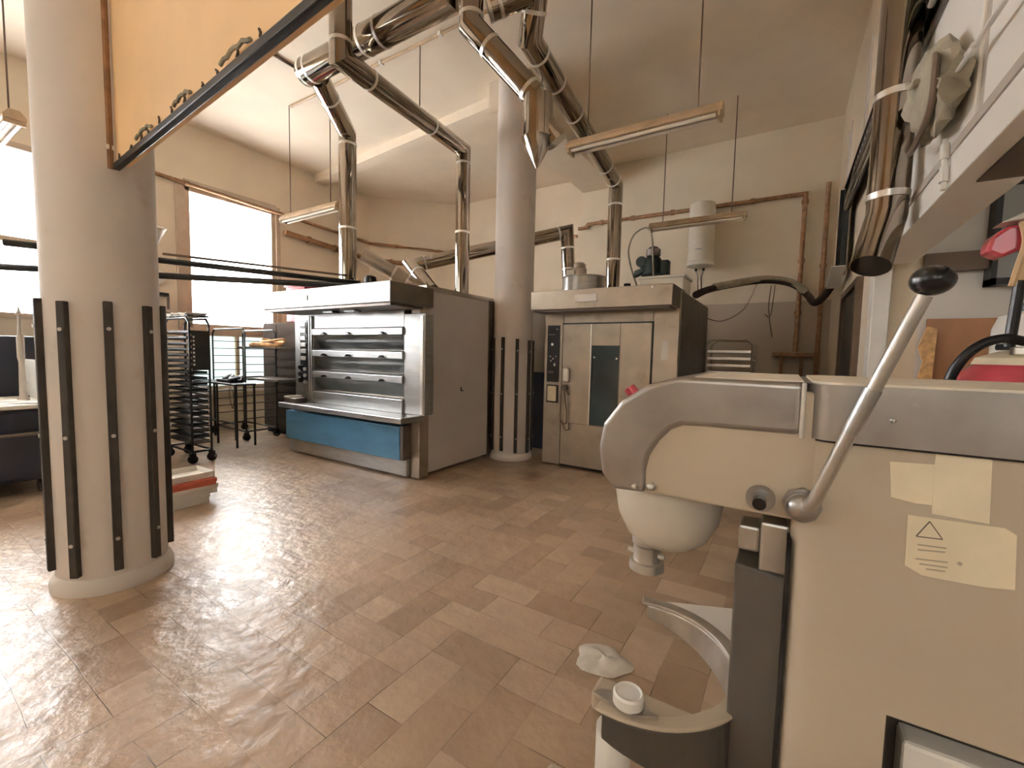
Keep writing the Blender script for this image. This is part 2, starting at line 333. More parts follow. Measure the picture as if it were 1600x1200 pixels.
# columns -----------------------------------------------------------------
def column(c, r, aim, z0, z1, roots):
    col = obj('column', B().lathe(c, [(r, 0), (r, CZ)], 48), 'column', smooth=True); col['kind'] = 'structure'
    obj('base_ring', B().lathe(c, [(r + 0.028, 0), (r + 0.03, 0.04), (r + 0.016, 0.08), (r + 0.001, 0.095)], 48), 'column', col, smooth=True)
    a0 = math.atan2(-c[1], -c[0]) + aim
    for k in range(9):
        a = a0 + k * 2 * math.pi / 9; d = V((math.cos(a), math.sin(a), 0)); t = V((-d.y, d.x, 0))
        jit = random.uniform(-0.02, 0.02)
        st = obj('bumper_strip', B().obox(V(c) + d * (r + 0.014), t, d, 0.0215, 0.018, z0 + jit, z1 + jit), 'rubber', col, bevel=0.005)
        for z in (z0 + 0.2 + jit, z0 + 0.82, z1 - 0.16 + jit):
            p = V((c[0], c[1], z)) + d * (r + 0.033); obj('screw', B().cyl(p, p + d * 0.006, 0.011, n=10), 'zinc', st)
    return col
cN = (-3.66, 0.98, 0); cF = (-3.31, 5.30, 0)
column(cN, 0.275, R(3), 0.14, 1.76, None)
column(cF, 0.275, R(12), 0.12, 1.70, None)

# hanging hood front with its rail ----------------------------------------
h0 = V((-3.38, 0.99, 0)); h1 = V((-0.95, 0.83, 0)); hd = (h1 - h0).normalized(); hn = V((-hd.y, hd.x, 0)); hc = (h0 + h1) / 2; hl = (h1 - h0).length / 2
hb = root('hanging_bulkhead', (hc.x, hc.y, 2.5), 'tan bulkhead panel hanging from the ceiling beside the near column, dark rail along its bottom', 'bulkhead')
obj('panel', B().obox(hc + hn * 0.03, hd, hn, hl, 0.03, 2.56, CZ), 'hoodpanel', hb)
obj('rail', B().obox(hc, hd, hn, hl + 0.03, 0.016, 2.523, 2.56), 'blackmetal', hb, bevel=0.006)
for t in (0.1, 0.32, 0.5, 0.62, 0.78, 0.95, 1.1, 1.3, 1.45, 1.62, 1.8):
    p = h0 + hd * t + V((0, 0, 2.56)) - hn * 0.012
    q = p + hd * random.uniform(-0.015, 0.02) + V((0, 0, random.uniform(0.015, 0.04)))
    obj('hook', B().tube([p, (p + q) / 2 + hd * 0.008, q], 0.005, 6), 'rod', hb)
for a, b in ((0.45, 0.70), (1.0, 1.2), (1.5, 1.75)):
    pts = [h0 + hd * (a + (b - a) * i / 8) - hn * 0.02 + V((0, 0, 2.572 + 0.016 * math.sin(math.pi * i / 8) + 0.006 * math.sin(i * 2.3))) for i in range(9)]
    obj('wire', B().tube(pts, 0.008, 6), 'cloth', hb)
pc = V((-3.395, 0.995, 0)) - hn * 0.03
wp = root('wall_conduit', (pc.x, pc.y, 2.5), 'thin brown conduit running down the near column beside the bulkhead', 'pipe')
obj('pipe', B().tube([(pc.x, pc.y, 2.52), (pc.x, pc.y, CZ)], 0.019, 10), 'rust', wp)
obj('clip', B().box(pc.x - 0.05, pc.x + 0.018, pc.y - 0.018, pc.y + 0.018, 2.63, 2.655), 'white', wp)

# ------------------------------------------------------------------ deck oven
dk = root('deck_oven', (-4.78, 4.4, 0), 'four-deck stainless bread oven with a blue front panel, left of the far column', 'oven')
XL, XRt, YF, YB = -6.06, -3.53, 3.64, 5.12
obj('body', B().box(XL, XRt - 0.12, YF + 0.12, YB, 0.05, 2.24), 'steelwarm', dk, bevel=0.01)
obj('side_panel', B().box(XRt - 0.12, XRt, YF + 0.16, YB - 0.12, 0.06, 2.2), 'panelgrey', dk, bevel=0.006, smooth=False)
obj('corner_post', B().box(XRt - 0.13, XRt + 0.006, YF + 0.01, YF + 0.16, 0.02, 2.2), 'steelwarm', dk, bevel=0.006)
obj('corner_post', B().box(XRt - 0.12, XRt + 0.006, YB - 0.12, YB + 0.02, 0.02, 2.22), 'steeldark', dk, bevel=0.006)
obj('door_latch', B().box(XRt, XRt + 0.012, 4.40, 4.45, 1.0, 1.008).box(XRt, XRt + 0.012, 4.40, 4.408, 1.0, 1.05), 'black', dk)
obj('plinth', B().box(XL, -3.68, YF - 0.04, YF + 0.12, 0.03, 0.30), 'steel', dk, bevel=0.008)
obj('blue_panel', B().box(XL + 0.08, -3.70, YF - 0.13, YF + 0.1, 0.235, 0.63), 'blue', dk, bevel=0.01)
obj('panel_end', B().box(-3.70, -3.655, YF - 0.12, YF + 0.1, 0.24, 0.64), 'steeldark', dk)
obj('counter', B().box(-5.87, -3.50, YF - 0.30, YF + 0.06, 0.70, 0.765), 'steel', dk, bevel=0.008)
obj('upstand', B().box(-5.50, -3.77, YF - 0.03, YF + 0.12, 0.765, 0.93), 'steel', dk, bevel=0.008)
obj('pillar', B().box(-3.77, -3.44, YF, YF + 0.15, 0.765, 1.93), 'steel', dk, bevel=0.008)
obj('trim_strip', B().box(-3.50, -3.46, YF - 0.012, YF, 0.78, 1.9), 'clamp', dk)
obj('top_panel', B().box(-5.5, -3.77, YF, YF + 0.15, 1.78, 1.98), 'steel', dk, bevel=0.005)
cp = obj('control_column', B().box(-5.94, -5.5, YF, YF + 0.15, 0.765, 1.98), 'steel', dk, bevel=0.006)
ct = obj('control_panel', B().box(-5.80, -5.64, YF - 0.012, YF, 1.05, 1.9), 'black', cp)
for i, z in enumerate((1.84, 1.77, 1.66, 1.57, 1.48, 1.33, 1.22)):
    obj('switch', B().box(-5.77, -5.67, YF - 0.024, YF - 0.012, z - 0.022, z + 0.022), 'clamp' if i % 2 else 'steel', ct, bevel=0.003) if False else None
for i, z in enumerate((1.84, 1.75, 1.65, 1.56, 1.47, 1.37)):
    obj('switch_plate', B().box(-5.775, -5.665, YF - 0.024, YF - 0.010, z - 0.028, z + 0.028), 'clamp', cp, bevel=0.004)
for i, z in enumerate((1.24, 1.15, 1.06)):
    obj('knob', B().cyl((-5.78, YF, z), (-5.78, YF - 0.04, z), 0.032, n=16), 'black', cp)
    obj('knob', B().cyl((-5.68, YF, z - 0.02), (-5.68, YF - 0.035, z - 0.02), 0.025, n=16), 'clamp', cp)
obj('post_trim', B().box(-5.585, -5.555, YF - 0.03, YF, 0.78, 1.95).box(-5.535, -5.505, YF - 0.03, YF, 0.78, 1.95), 'steel', dk, bevel=0.006)
for k in range(4):
    zt = 1.79 - 0.284 * k
    if k < 3 or True:
        door = obj('deck_door', B().prism_x([(YF + 0.0, zt - 0.1), (YF + 0.012, zt - 0.1), (YF + 0.13, zt - 0.28), (YF + 0.118, zt - 0.28)], -5.5, -3.77), 'deckglass', dk) if k < 3 else None
    if k < 3:
        band = obj('deck_lintel', B().prism_x([(YF + 0.12, zt), (YF + 0.01, zt), (YF - 0.028, zt - 0.02), (YF - 0.028, zt - 0.1), (YF + 0.12, zt - 0.1)], -5.5, -3.77), 'steel', dk, bevel=0.004)
        for x in (-5.22, -4.72, -4.10):
            obj('handle', B().prism_y([(x - 0.045, zt - 0.092), (x + 0.05, zt - 0.092), (x + 0.012, zt - 0.062), (x - 0.006, zt - 0.062)], YF - 0.065, YF - 0.026), 'black', band)
    obj('hinge_arm', B().tube([(-5.40, YF + 0.03, zt - 0.13), (-5.30, YF + 0.10, zt - 0.24)], 0.007, 6), 'steel', dk) if k < 3 else None
hx0, hx1, hy = -5.87, -3.44, 3.13
hood = obj('hood', B().box(hx0, hx1, hy, YF + 0.14, 2.0, 2.215), 'steel', dk, bevel=0.006)
obj('hood_end', B().box(hx1 - 0.004, hx1 + 0.006, hy + 0.01, YF + 0.13, 2.0, 2.21), 'steeldark', hood)
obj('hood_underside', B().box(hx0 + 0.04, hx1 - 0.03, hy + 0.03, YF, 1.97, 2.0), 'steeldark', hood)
for x in (-4.75, -4.35): obj('under_lamp', B().box(x - 0.09, x + 0.09, hy + 0.2, hy + 0.3, 1.945, 1.975), 'black', hood)
obj('nameplate', B().box(-5.02, -4.84, hy - 0.012, hy, 2.075, 2.14), 'clamp', hood, bevel=0.004)
obj('top_deck', B().box(XL, XRt, YF + 0.12, YB, 2.2, 2.262), 'steelwarm', dk)

mt = root('vent_motor', (-4.72, 3.95, 2.262), 'small dark domed motor on top of the deck oven, right of the front flue', 'motor')
obj('housing', B().lathe((-4.72, 3.95), [(0.085, 2.262), (0.085, 2.42), (0.075, 2.47), (0.03, 2.49)], 20), 'blackmetal', mt, smooth=True)
obj('flange', B().lathe((-4.72, 3.95), [(0.11, 2.262), (0.11, 2.285)], 20), 'steeldark', mt)
tin = root('dark_tin', (-5.72, 3.45, 0.765), 'small flat dark tin on the left end of the oven counter', 'tin')
obj('tin_body', B().box(-5.82, -5.56, 3.40, 3.58, 0.767, 0.83), 'steeldark', tin, bevel=0.01); obj('tin_lid', B().box(-5.825, -5.70, 3.395, 3.585, 0.83, 0.85), 'card', tin, bevel=0.005)

# ------------------------------------------------------------------ rotary rack oven
ro = root('rotary_oven', (-1.9, 6.2, 0), 'tall stainless rack oven with a glazed door and overhanging hood, right of the far column', 'oven')
x0, x1, yf, yb = -2.765, -1.05, 5.25, 7.30
obj('body', B().box(x0, x1, yf + 0.02, yb, 0.02, 2.27), 'steelwarm', ro, bevel=0.008)
obj('side_cladding', B().box(x1, x1 + 0.008, yf + 0.08, yb - 0.02, 0.03, 2.25), 'steeldark', ro)
obj('fascia', B().box(-2.49, -1.34, yf - 0.004, yf + 0.02, 1.905, 2.05), 'steelwarm', ro)
pil = obj('front_stile', B().box(-1.33, x1 + 0.004, yf - 0.004, yf + 0.02, 0.02, 2.05), 'steelwarm', ro, bevel=0.004)
obj('notice', B().box(-1.23, -1.15, yf - 0.008, yf - 0.004, 1.46, 1.68), 'paper', pil)
lst = obj('control_stile', B().box(x0, -2.50, yf - 0.004, yf + 0.02, 0.02, 2.05), 'steelwarm', ro, bevel=0.004)
cpn = obj('control_panel', B().box(-2.72, -2.545, yf - 0.02, yf - 0.004, 1.13, 1.88), 'black', lst, bevel=0.004)
for (dx, z, w, hh, mm) in ((0.14, 1.83, 0.012, 0.012, 'clamp'), (0.06, 1.76, 0.10, 0.02, 'steeldark'), (0.075, 1.63, 0.028, 0.03, 'clamp'), (0.05, 1.47, 0.018, 0.012, 'zinc'), (0.09, 1.44, 0.018, 0.02, 'zinc'),
                       (0.13, 1.47, 0.012, 0.012, 'zinc'), (0.06, 1.41, 0.015, 0.02, 'zinc'), (0.115, 1.36, 0.02, 0.035, 'clamp'), (0.06, 1.26, 0.08, 0.03, 'steeldark')):
    obj('indicator', B().box(-2.72 + dx - w / 2 + 0.0, -2.72 + dx + w / 2, yf - 0.026, yf - 0.02, z - hh / 2, z + hh / 2), mm, lst)
obj('switch_frame', B().box(-2.72, -2.545, yf - 0.012, yf - 0.004, 0.85, 1.09), 'black', lst); obj('switch_cover', B().box(-2.70, -2.57, yf - 0.03, yf - 0.012, 0.87, 1.075), 'sticker', lst, bevel=0.006)
dr = obj('door', B().box(-2.485, -2.09, yf - 0.03, yf, 0.60, 1.89).box(-1.72, -1.345, yf - 0.03, yf, 0.60, 1.89).box(-2.09, -1.72, yf - 0.026, yf, 1.62, 1.89).box(-2.485, -1.345, yf - 0.03, yf, 0.04, 0.60), 'steelwarm', ro)
obj('door_gap', B().box(-2.505, -1.325, yf - 0.006, yf + 0.005, 0.02, 1.91), 'black', ro)
obj('window', B().box(-2.09, -1.72, yf - 0.016, yf, 0.60, 1.62), 'ovenglass', dr)
obj('window_edge', B().box(-2.10, -2.085, yf - 0.04, yf, 0.6, 1.89), 'clamp', dr); obj('panel_seam', B().box(-1.722, -1.714, yf - 0.032, yf, 0.6, 1.89).box(-2.485, -1.345, yf - 0.031, yf, 0.597, 0.603), 'steeldark', dr)
for x, z in ((-2.05, 1.47), (-1.76, 1.46)): obj('screw', B().cyl((x, yf - 0.012, z), (x, yf - 0.022, z), 0.012, n=8), 'zinc', dr)
hdl = obj('handle', B().box(-2.47, -2.37, yf - 0.09, yf - 0.03, 1.13, 1.33), 'clamp', dr, bevel=0.03, seg=3)
obj('lock', B().cyl((-2.43, yf - 0.03, 1.07), (-2.43, yf - 0.10, 1.07), 0.04, n=12).tube([(-2.43, yf - 0.08, 1.07), (-2.35, yf - 0.1, 0.98)], 0.014, 8), 'steeldark', dr)
cpts = [(-2.46, yf - 0.09, 1.05), (-2.475, yf - 0.07, 0.85), (-2.48, yf - 0.06, 0.65), (-2.44, yf - 0.06, 0.58), (-2.39, yf - 0.06, 0.60), (-2.385, yf - 0.07, 0.75), (-2.42, yf - 0.09, 1.04)]
obj('key_cord', B().tube(cpts, 0.008, 6).tube([(-2.44, yf - 0.06, 0.58), (-2.40, yf - 0.06, 0.50), (-2.35, yf - 0.06, 0.52), (-2.355, yf - 0.06, 0.60)], 0.006, 6), 'rod', dr)
rh = obj('hood', B().box(-2.80, -1.06, 4.90, yf + 0.3, 2.055, 2.285), 'steelwarm', ro, bevel=0.006)
obj('hood_end', B().box(-1.062, -1.052, 4.91, yf + 0.28, 2.06, 2.28), 'steeldark', rh)
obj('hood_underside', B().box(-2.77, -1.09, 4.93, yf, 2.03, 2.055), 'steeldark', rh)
np_ = obj('nameplate', B().box(-2.19, -1.91, 4.885, 4.90, 2.13, 2.22), 'paper', rh, bevel=0.006)
for x, hgt in ((-2.12, 0.03), (-2.08, 0.03), (-2.04, 0.04), (-2.0, 0.03), (-1.96, 0.03)): obj('letter_mark', B().box(x - 0.004, x + 0.004, 4.882, 4.886, 2.165 - hgt / 2, 2.175 + hgt / 2), 'card', np_) if False else None
obj('burner_cabinet', B().box(-3.45, x0 - 0.002, 5.85, 7.2, 1.22, 2.2), 'steelwarm', ro, bevel=0.006)
obj('burner_base', B().box(-3.45, x0 - 0.002, 5.95, 7.1, 0.02, 1.22), 'navy', ro)
obj('socket_box', B().box(-1.28, -1.255, 4.87, 4.90, 2.24, 2.27), 'clamp', rh)

dm = root('exhaust_drum', (-2.55, 6.0, 2.27), 'round steel exhaust drum with a motor on top of the rack oven', 'fan')
obj('drum', B().lathe((-2.55, 6.0), [(0.31, 2.27), (0.31, 2.60), (0.318, 2.605), (0.318, 2.62), (0.29, 2.625)], 36), 'steel', dm, smooth=True)
obj('motor', B().lathe((-2.60, 5.95), [(0.10, 2.62), (0.10, 2.74), (0.09, 2.75), (0.09, 2.80), (0.06, 2.825)], 18), 'steelwarm', dm, smooth=True)
obj('terminal_box', B().box(-2.76, -2.64, 5.84, 5.92, 2.63, 2.72), 'card', dm, bevel=0.006)
bx = root('burner_box', (-1.42, 6.15, 2.272), 'cream metal box on top of the rack oven, under the green pump motor', 'box')
obj('case', B().box(-1.72, -1.16, 5.95, 6.45, 2.272, 2.53), 'boiler', bx, bevel=0.008); obj('lid', B().box(-1.74, -1.14, 5.93, 6.47, 2.53, 2.56), 'boiler', bx, bevel=0.006); obj('nipple', B().cyl((-1.36, 6.15, 2.56), (-1.36, 6.15, 2.60), 0.02, n=10), 'rust', bx)
pm = root('pump_motor', (-1.62, 6.2, 2.56), 'dark green pump motor standing on the cream box above the rack oven', 'motor')
obj('housing', B().lathe((-1.62, 6.2), [(0.10, 2.60), (0.13, 2.63), (0.13, 2.80), (0.10, 2.84), (0.075, 2.87)], 20).box(-1.74, -1.50, 6.1, 6.3, 2.56, 2.62), 'green', pm, smooth=True)
obj('motor_cap', B().lathe((-1.62, 6.2), [(0.075, 2.86), (0.095, 2.88), (0.095, 2.96), (0.05, 3.0)], 18), 'steeldark', pm, smooth=True)
obj('fan_scroll', B().cyl((-1.76, 6.12, 2.80), (-1.76, 6.22, 2.80), 0.075, n=16).prism_y([(-1.86, 2.60), (-1.70, 2.66), (-1.70, 2.72), (-1.84, 2.68)], 6.1, 6.22), 'green', pm)
obj('side_box', B().box(-1.50, -1.40, 6.12, 6.28, 2.60, 2.80), 'green', pm, bevel=0.01)
vl = root('valve', (-2.0, 6.3, 2.27), 'small tap valve with a black handle beside the tall flue on the rack oven', 'valve')
obj('stem', B().cyl((-2.0, 6.3, 2.27), (-2.0, 6.3, 2.48), 0.018, n=10).tube([(-2.0, 6.3, 2.36), (-1.82, 6.26, 2.34)], 0.014, 8), 'steel', vl); obj('handle', B().cyl((-2.0, 6.3, 2.46), (-2.0, 6.3, 2.54), 0.05, n=12), 'black', vl)
hs = [(-1.84, 6.26, 2.35), (-1.82, 6.25, 2.42), (-1.93, 6.22, 2.75), (-1.97, 6.2, 3.0), (-1.90, 6.2, 3.2), (-1.75, 6.18, 3.27), (-1.65, 6.12, 3.20), (-1.60, 6.06, 3.0), (-1.58, 6.05, 2.75), (-1.57, 6.06, 2.58)]
def smooth_pts(p, k=5):
    p = [V(q) for q in p]; out = []
    for i in range(len(p) - 1):
        a = p[max(i - 1, 0)]; b = p[i]; c = p[i + 1]; d = p[min(i + 2, len(p) - 1)]
        for j in range(k):
            t = j / k; out.append(0.5 * ((2 * b) + (c - a) * t + (2 * a - 5 * b + 4 * c - d) * t * t + (3 * b - a - 3 * c + d) * t ** 3))
    return out + [p[-1]]
tag(obj('gas_hose', B().tube(smooth_pts(hs), 0.012, 8), 'cloth', smooth=True), 'thin grey hose looping from the valve over the green pump motor', 'hose')

# ------------------------------------------------------------------ flue ducts
def bands(rt, pts, r, where, m='clamp'):
    for i, t, *q in where:
        a, b = V(pts[i]), V(pts[i + 1]); d = (b - a).normalized(); c = a + (b - a) * t
        obj('clamp_band', B().cyl(c - d * 0.015, c + d * 0.015, r + 0.004, n=28), m, rt, smooth=True)
def duct(name, label, pts, r, where, extra=None, m='chrome', elbow=0.0):
    rt = root(name, pts[0], label, 'duct')
    obj('pipe', B().tube(pts, r, 28), m, rt, smooth=True)
    bands(rt, pts, r, where)
    return rt
A = [(-5.05, 3.86, 2.264), (-5.05, 3.86, 4.34), (-4.52, 3.09, 4.48)]
dA = duct('flue_duct', 'shiny flue rising from the front of the deck oven, nearest the left window', A, 0.112, [(0, 0.04), (0, 0.41), (0, 0.93), (1, 0.68)])
obj('joint_collar', B().tube([(-5.05, 3.86, 2.262), (-5.05, 3.86, 2.36)], [0.15, 0.125], 24), 'chrome', dA, smooth=True)
H = [(-4.60, 2.98, 4.50), (-2.64, 2.99, 4.50), (-2.64, 2.99, 5.185)]
dH = duct('header_duct', 'thick shiny horizontal header duct under the ceiling, behind the near end of the bulkhead rail', H, 0.135, [(0, 0.02), (0, 0.07), (0, 0.50), (0, 0.62)])
Bp = [(-3.95, 4.92, 2.262), (-3.95, 4.92, 4.30), (-3.54, 2.64, 4.12), (-3.54, 2.64, 5.185)]
duct('flue_duct', 'shiny flue rising from the rear of the deck oven, then crossing diagonally under the ceiling', Bp, 0.10, [(0, 0.02), (0, 0.45), (0, 0.91), (1, 0.36), (1, 0.84), (2, 0.12)])
Cp = [(-4.40, 4.80, 2.38), (-4.90, 4.90, 2.80), (-3.08, 6.50, 3.46), (-3.0, 6.52, 2.275)]
duct('link_duct', 'shiny cross duct linking the deck oven to the rack oven behind the far column', Cp, 0.105, [(0, 0.7), (1, 0.08), (1, 0.30), (1, 0.94), (2, 0.22), (2, 0.5), (2, 0.78)])
Gp = [(-4.93, 4.0, 2.79), (-4.40, 4.62, 2.36)]
dG = root('branch_duct', Gp[0], 'dull grey branch duct slanting down across the top of the deck oven', 'duct')
obj('pipe', B().tube(Gp, 0.10, 24), 'steelwarm', dG, smooth=True); bands(dG, Gp, 0.10, [(0, 0.5), (0, 0.72)])
Dp = [(-2.33, 6.60, 2.275), (-2.33, 6.60, 4.10), (-2.11, 3.56, 4.32), (-1.93, 3.36, 4.62), (-1.93, 3.36, 5.185)]
dD = duct('flue_duct', 'long flue rising from the middle of the rack oven and slanting up towards the viewer', Dp, 0.107, [(0, 0.38), (0, 0.83), (1, 0.06), (1, 0.20), (1, 0.62), (1, 0.80), (1, 0.94), (2, 0.5)])
obj('side_stub', B().tube([(-2.30, 3.16, 4.40), (-1.98, 3.32, 4.52)], 0.10, 24), 'chrome', dD, smooth=True); bands(dD, [(-2.30, 3.16, 4.40), (-1.98, 3.32, 4.52)], 0.10, [(0, 0.05), (0, 0.3)])
obj('bracket', B().tube([(-2.19, 3.95, 4.20), (-2.26, 3.95, 4.10), (-2.20, 4.05, 4.08)], 0.01, 6), 'steeldark', dD)
Ep = [(-2.36, 3.02, 5.185), (-2.36, 3.02, 4.20), (-1.87, 3.25, 3.62)]
dE = duct('drain_duct', 'dark shiny duct slanting down to a pointed drain cone in front of the far column', Ep, 0.10, [(0, 0.93), (1, 0.30), (1, 0.92)])
obj('drain_body', B().lathe((-1.84, 3.26), [(0.124, 3.26), (0.124, 3.60)], 28), 'chrome', dE, smooth=True)
obj('drain_cone', B().lathe((-1.84, 3.26), [(0.003, 3.03), (0.134, 3.265), (0.134, 3.28), (0.124, 3.28)], 28), 'chrome', dE, smooth=True)
obj('drain_stub', B().tube([(-1.80, 3.28, 3.42), (-1.71, 3.34, 3.27)], 0.085, 24).tube([(-1.722, 3.332, 3.29), (-1.70, 3.347, 3.255)], 0.095, 24), 'chrome', dE, smooth=True)
Fp = [(0.385, 2.85, 5.185), (0.385, 2.85, 2.22), (0.323, 2.727, 1.956)]
duct('vent_duct', 'wide shiny vertical duct against the right wall with an open angled lower end', Fp, 0.083, [(0, 0.81), (0, 0.97), (0, 0.60)])
obj('end_shade_disc', B().cyl((0.3229, 2.7268, 1.9556), (0.3225, 2.7260, 1.9540), 0.079, n=24), 'black', [o for o in COL.objects if o.name.startswith('vent_duct')][0])  # black disc stands in for the shade inside the open duct

# ------------------------------------------------------------------ fluorescent fixtures
def fixture(loc, L, label, up, m='lampcase'):
    x, y, z = loc
    r = root('fluorescent_fixture', (x, y, z), label, 'lamp', 'hanging fluorescent fixtures')
    obj('housing', B().prism_x([(y - 0.035, z + 0.085), (y + 0.035, z + 0.085), (y + 0.075, z + 0.03), (y + 0.075, z), (y - 0.075, z), (y - 0.075, z + 0.03)], x, x + L), m, r, bevel=0.004)
    for s in (-0.042, 0.042): obj('tube', B().cyl((x + 0.05, y + s, z - 0.018), (x + L - 0.05, y + s, z - 0.018), 0.017, n=12), 'tube', r, smooth=True)
    for xx in (x + 0.015, x + L - 0.035): obj('tube_holder', B().box(xx, xx + 0.02, y - 0.07, y + 0.07, z - 0.04, z + 0.01), m, r)
    for xx in (x + 0.2, x + L - 0.2): obj('hanging_rod', B().cyl((xx, y, z + 0.08), (xx, y, up), 0.007, n=8), 'rod', r)
    return r
fixture((-1.93, 4.05, 3.50), 1.39, 'hanging twin-tube fixture above the front of the rack oven, nearest and largest one', CZ)
fixture((-1.93, 7.10, 3.50), 1.36, 'hanging fixture close to the back wall in front of the white boiler', CZ)
fixture((-6.83, 4.02, 3.50), 1.39, 'hanging fixture at the left window, partly behind the deck oven front flue', CZ)
fixture((-7.36, 1.05, 3.50), 1.39, 'hanging fixture at the far left edge, left of the near column', CZ)
hr = root('duct_hanger', (-3.95, 4.03, 4.3), 'thin rod hanging from the ceiling down to the diagonal flue', 'rod'); obj('rod', B().cyl((-3.93, 4.04, 4.30), (-3.93, 4.04, CZ), 0.007, n=8), 'rod', hr)
cd = root('ceiling_conduit', (-4.5, 4.03, CZ), 'thin tan conduit running across the ceiling above the deck oven', 'pipe')
obj('pipe', B().tube([(-6.6, 4.03, CZ - 0.02), (-1.0, 4.03, CZ - 0.02)], 0.018, 8), 'lampcase', cd)
for x in (-5.6, -4.6, -3.6, -2.6): obj('clip', B().box(x - 0.02, x + 0.02, 4.0, 4.06, CZ - 0.045, CZ), 'card', cd)
cd2 = root('ceiling_conduit', (-5.66, 3.0, CZ), 'short brown conduit on the ceiling running back from the bulkhead rail', 'pipe')
obj('pipe', B().tube([(-5.66, 1.6, CZ - 0.02), (-5.66, 3.95, CZ - 0.02)], 0.018, 8), 'rod', cd2)

# ------------------------------------------------------------------ pipes on the walls
def run(name, label, pts, r, m='rust', clips=()):
    rt = root(name, pts[0], label, 'pipe'); obj('pipe', B().tube(pts, r, 12), m, rt, smooth=True)
    for i, t in clips:
        a, b = V(pts[i]), V(pts[i + 1]); c = a + (b - a) * t; d = (b - a).normalized(); obj('coupling', B().cyl(c - d * 0.03, c + d * 0.03, r * 1.35 + 0.002, n=12), m, rt)
    return rt
yb_ = BY - 0.06
run('gas_pipe', 'rust-brown pipe along the back wall, turning down at the right past the boiler', [(-3.72, yb_, 4.06), (-3.55, yb_, 4.06), (-3.52, yb_, 4.12), (0.13, yb_, 4.10), (0.13, yb_, 1.62)], 0.034, clips=((2, 0.08), (2, 0.25), (2, 0.45), (2, 0.62), (2, 0.80), (3, 0.05), (3, 0.42), (3, 0.75)))
run('gas_pipe', 'rust-brown vertical pipe nearest the right corner of the back wall', [(0.42, yb_, 4.22), (0.42, yb_, 0.02)], 0.034, clips=((0, 0.3),))
run('gas_pipe', 'long thin brown pipe along the left wall and around the angled corner', [(WX + 0.06, 1.8, 4.28), (WX + 0.06, 7.22, 4.08), (-7.2, 8.72, 3.98), (-3.9, 8.74, 4.02)], 0.03, clips=((0, 0.3), (0, 0.6), (0, 0.85), (1, 0.3), (1, 0.8), (2, 0.2), (2, 0.6)))
run('gas_pipe', 'thicker capped brown pipe below the long one on the angled corner wall', [(WX + 0.08, 5.1, 3.82), (WX + 0.08, 7.2, 3.68), (-7.75, 8.10, 3.62)], 0.055, clips=((0, 0.25), (0, 0.55), (1, 0.1), (1, 0.4), (1, 0.92)))
wb = root('pipe_bracket', (0.2, BY - 0.2, 1.5), 'rusty trestle bracket below the brown pipes at the right corner of the back wall', 'bracket')
obj('shelf', B().box(-0.18, 0.37, BY - 0.34, BY - 0.0, 1.55, 1.60), 'rust', wb); 
for x in (-0.05, 0.22): obj('leg', B().box(x - 0.025, x + 0.025, BY - 0.2, BY - 0.15, 0, 1.55), 'rust', wb)
cb = [(-1.04, 6.2, 2.32), (-0.98, 7.3, 2.55), (-0.4, 8.0, 2.73), (0.0, 8.15, 2.68), (0.22, 8.1, 2.50), (0.32, 7.9, 2.34), (0.40, 7.4, 2.37), (0.45, 6.6, 2.45)]
cbr = root('cable_bundle', cb[0], 'thick dark wrapped cable bundle sagging from the rack oven to the right wall', 'cable')
obj('bundle', B().tube(smooth_pts(cb), 0.05, 10), 'brown', cbr, smooth=True)
obj('wrapping', B().tube([V(p) + V((0, 0, 0.02)) for p in smooth_pts(cb[1:5])], 0.055, 9), 'cloth', cbr, smooth=True)
obj('loose_wire', B().tube(smooth_pts([(-0.45, 8.0, 2.68), (-0.62, 8.1, 2.3), (-0.95, 8.2, 2.12), (-1.25, 8.2, 2.2)]), 0.009, 6), 'rod', cbr)
obj('loose_wire', B().tube(smooth_pts([(-0.25, 8.1, 2.66), (-0.27, 8.2, 2.3), (-0.2, 8.3, 1.85)]), 0.008, 6).tube(smooth_pts([(-0.2, 8.1, 2.66), (-0.24, 8.2, 2.2), (-0.32, 8.3, 2.22)]), 0.008, 6), 'rod', cbr)

bo = root('water_boiler', (-1.33, 8.2, 3.1), 'white cylindrical water heater on the back wall above the rack oven', 'boiler')
bcx, bcy = -1.33, 8.14
obj('tank', B().lathe((bcx, bcy), [(0.10, 3.02), (0.215, 3.06), (0.225, 3.09), (0.215, 3.12), (0.205, 3.13), (0.205, 4.04), (0.19, 4.10), (0.10, 4.13)], 32), 'boiler', bo, smooth=True)
obj('badge', B().box(bcx - 0.05, bcx + 0.05, bcy - 0.212, bcy - 0.2, 3.30, 3.32), 'steel', bo)
for s in (-0.06, 0.06): obj('inlet_pipe', B().tube([(bcx + s, bcy, 3.09), (bcx + s, bcy, 2.98), (bcx + s * 0.5, bcy, 2.88), (bcx + s * 0.4, bcy + 0.12, 2.6)], 0.012, 8), 'steeldark', bo); obj('valve_nut', B().cyl((bcx + s, bcy, 3.04), (bcx + s, bcy, 2.98), 0.022, n=10), 'black', bo)
obj('mounting_bracket', B().box(bcx - 0.1, bcx + 0.1, bcy + 0.15, BY, 3.3, 3.36).box(bcx - 0.1, bcx + 0.1, bcy + 0.15, BY, 3.86, 3.92), 'steel', bo)

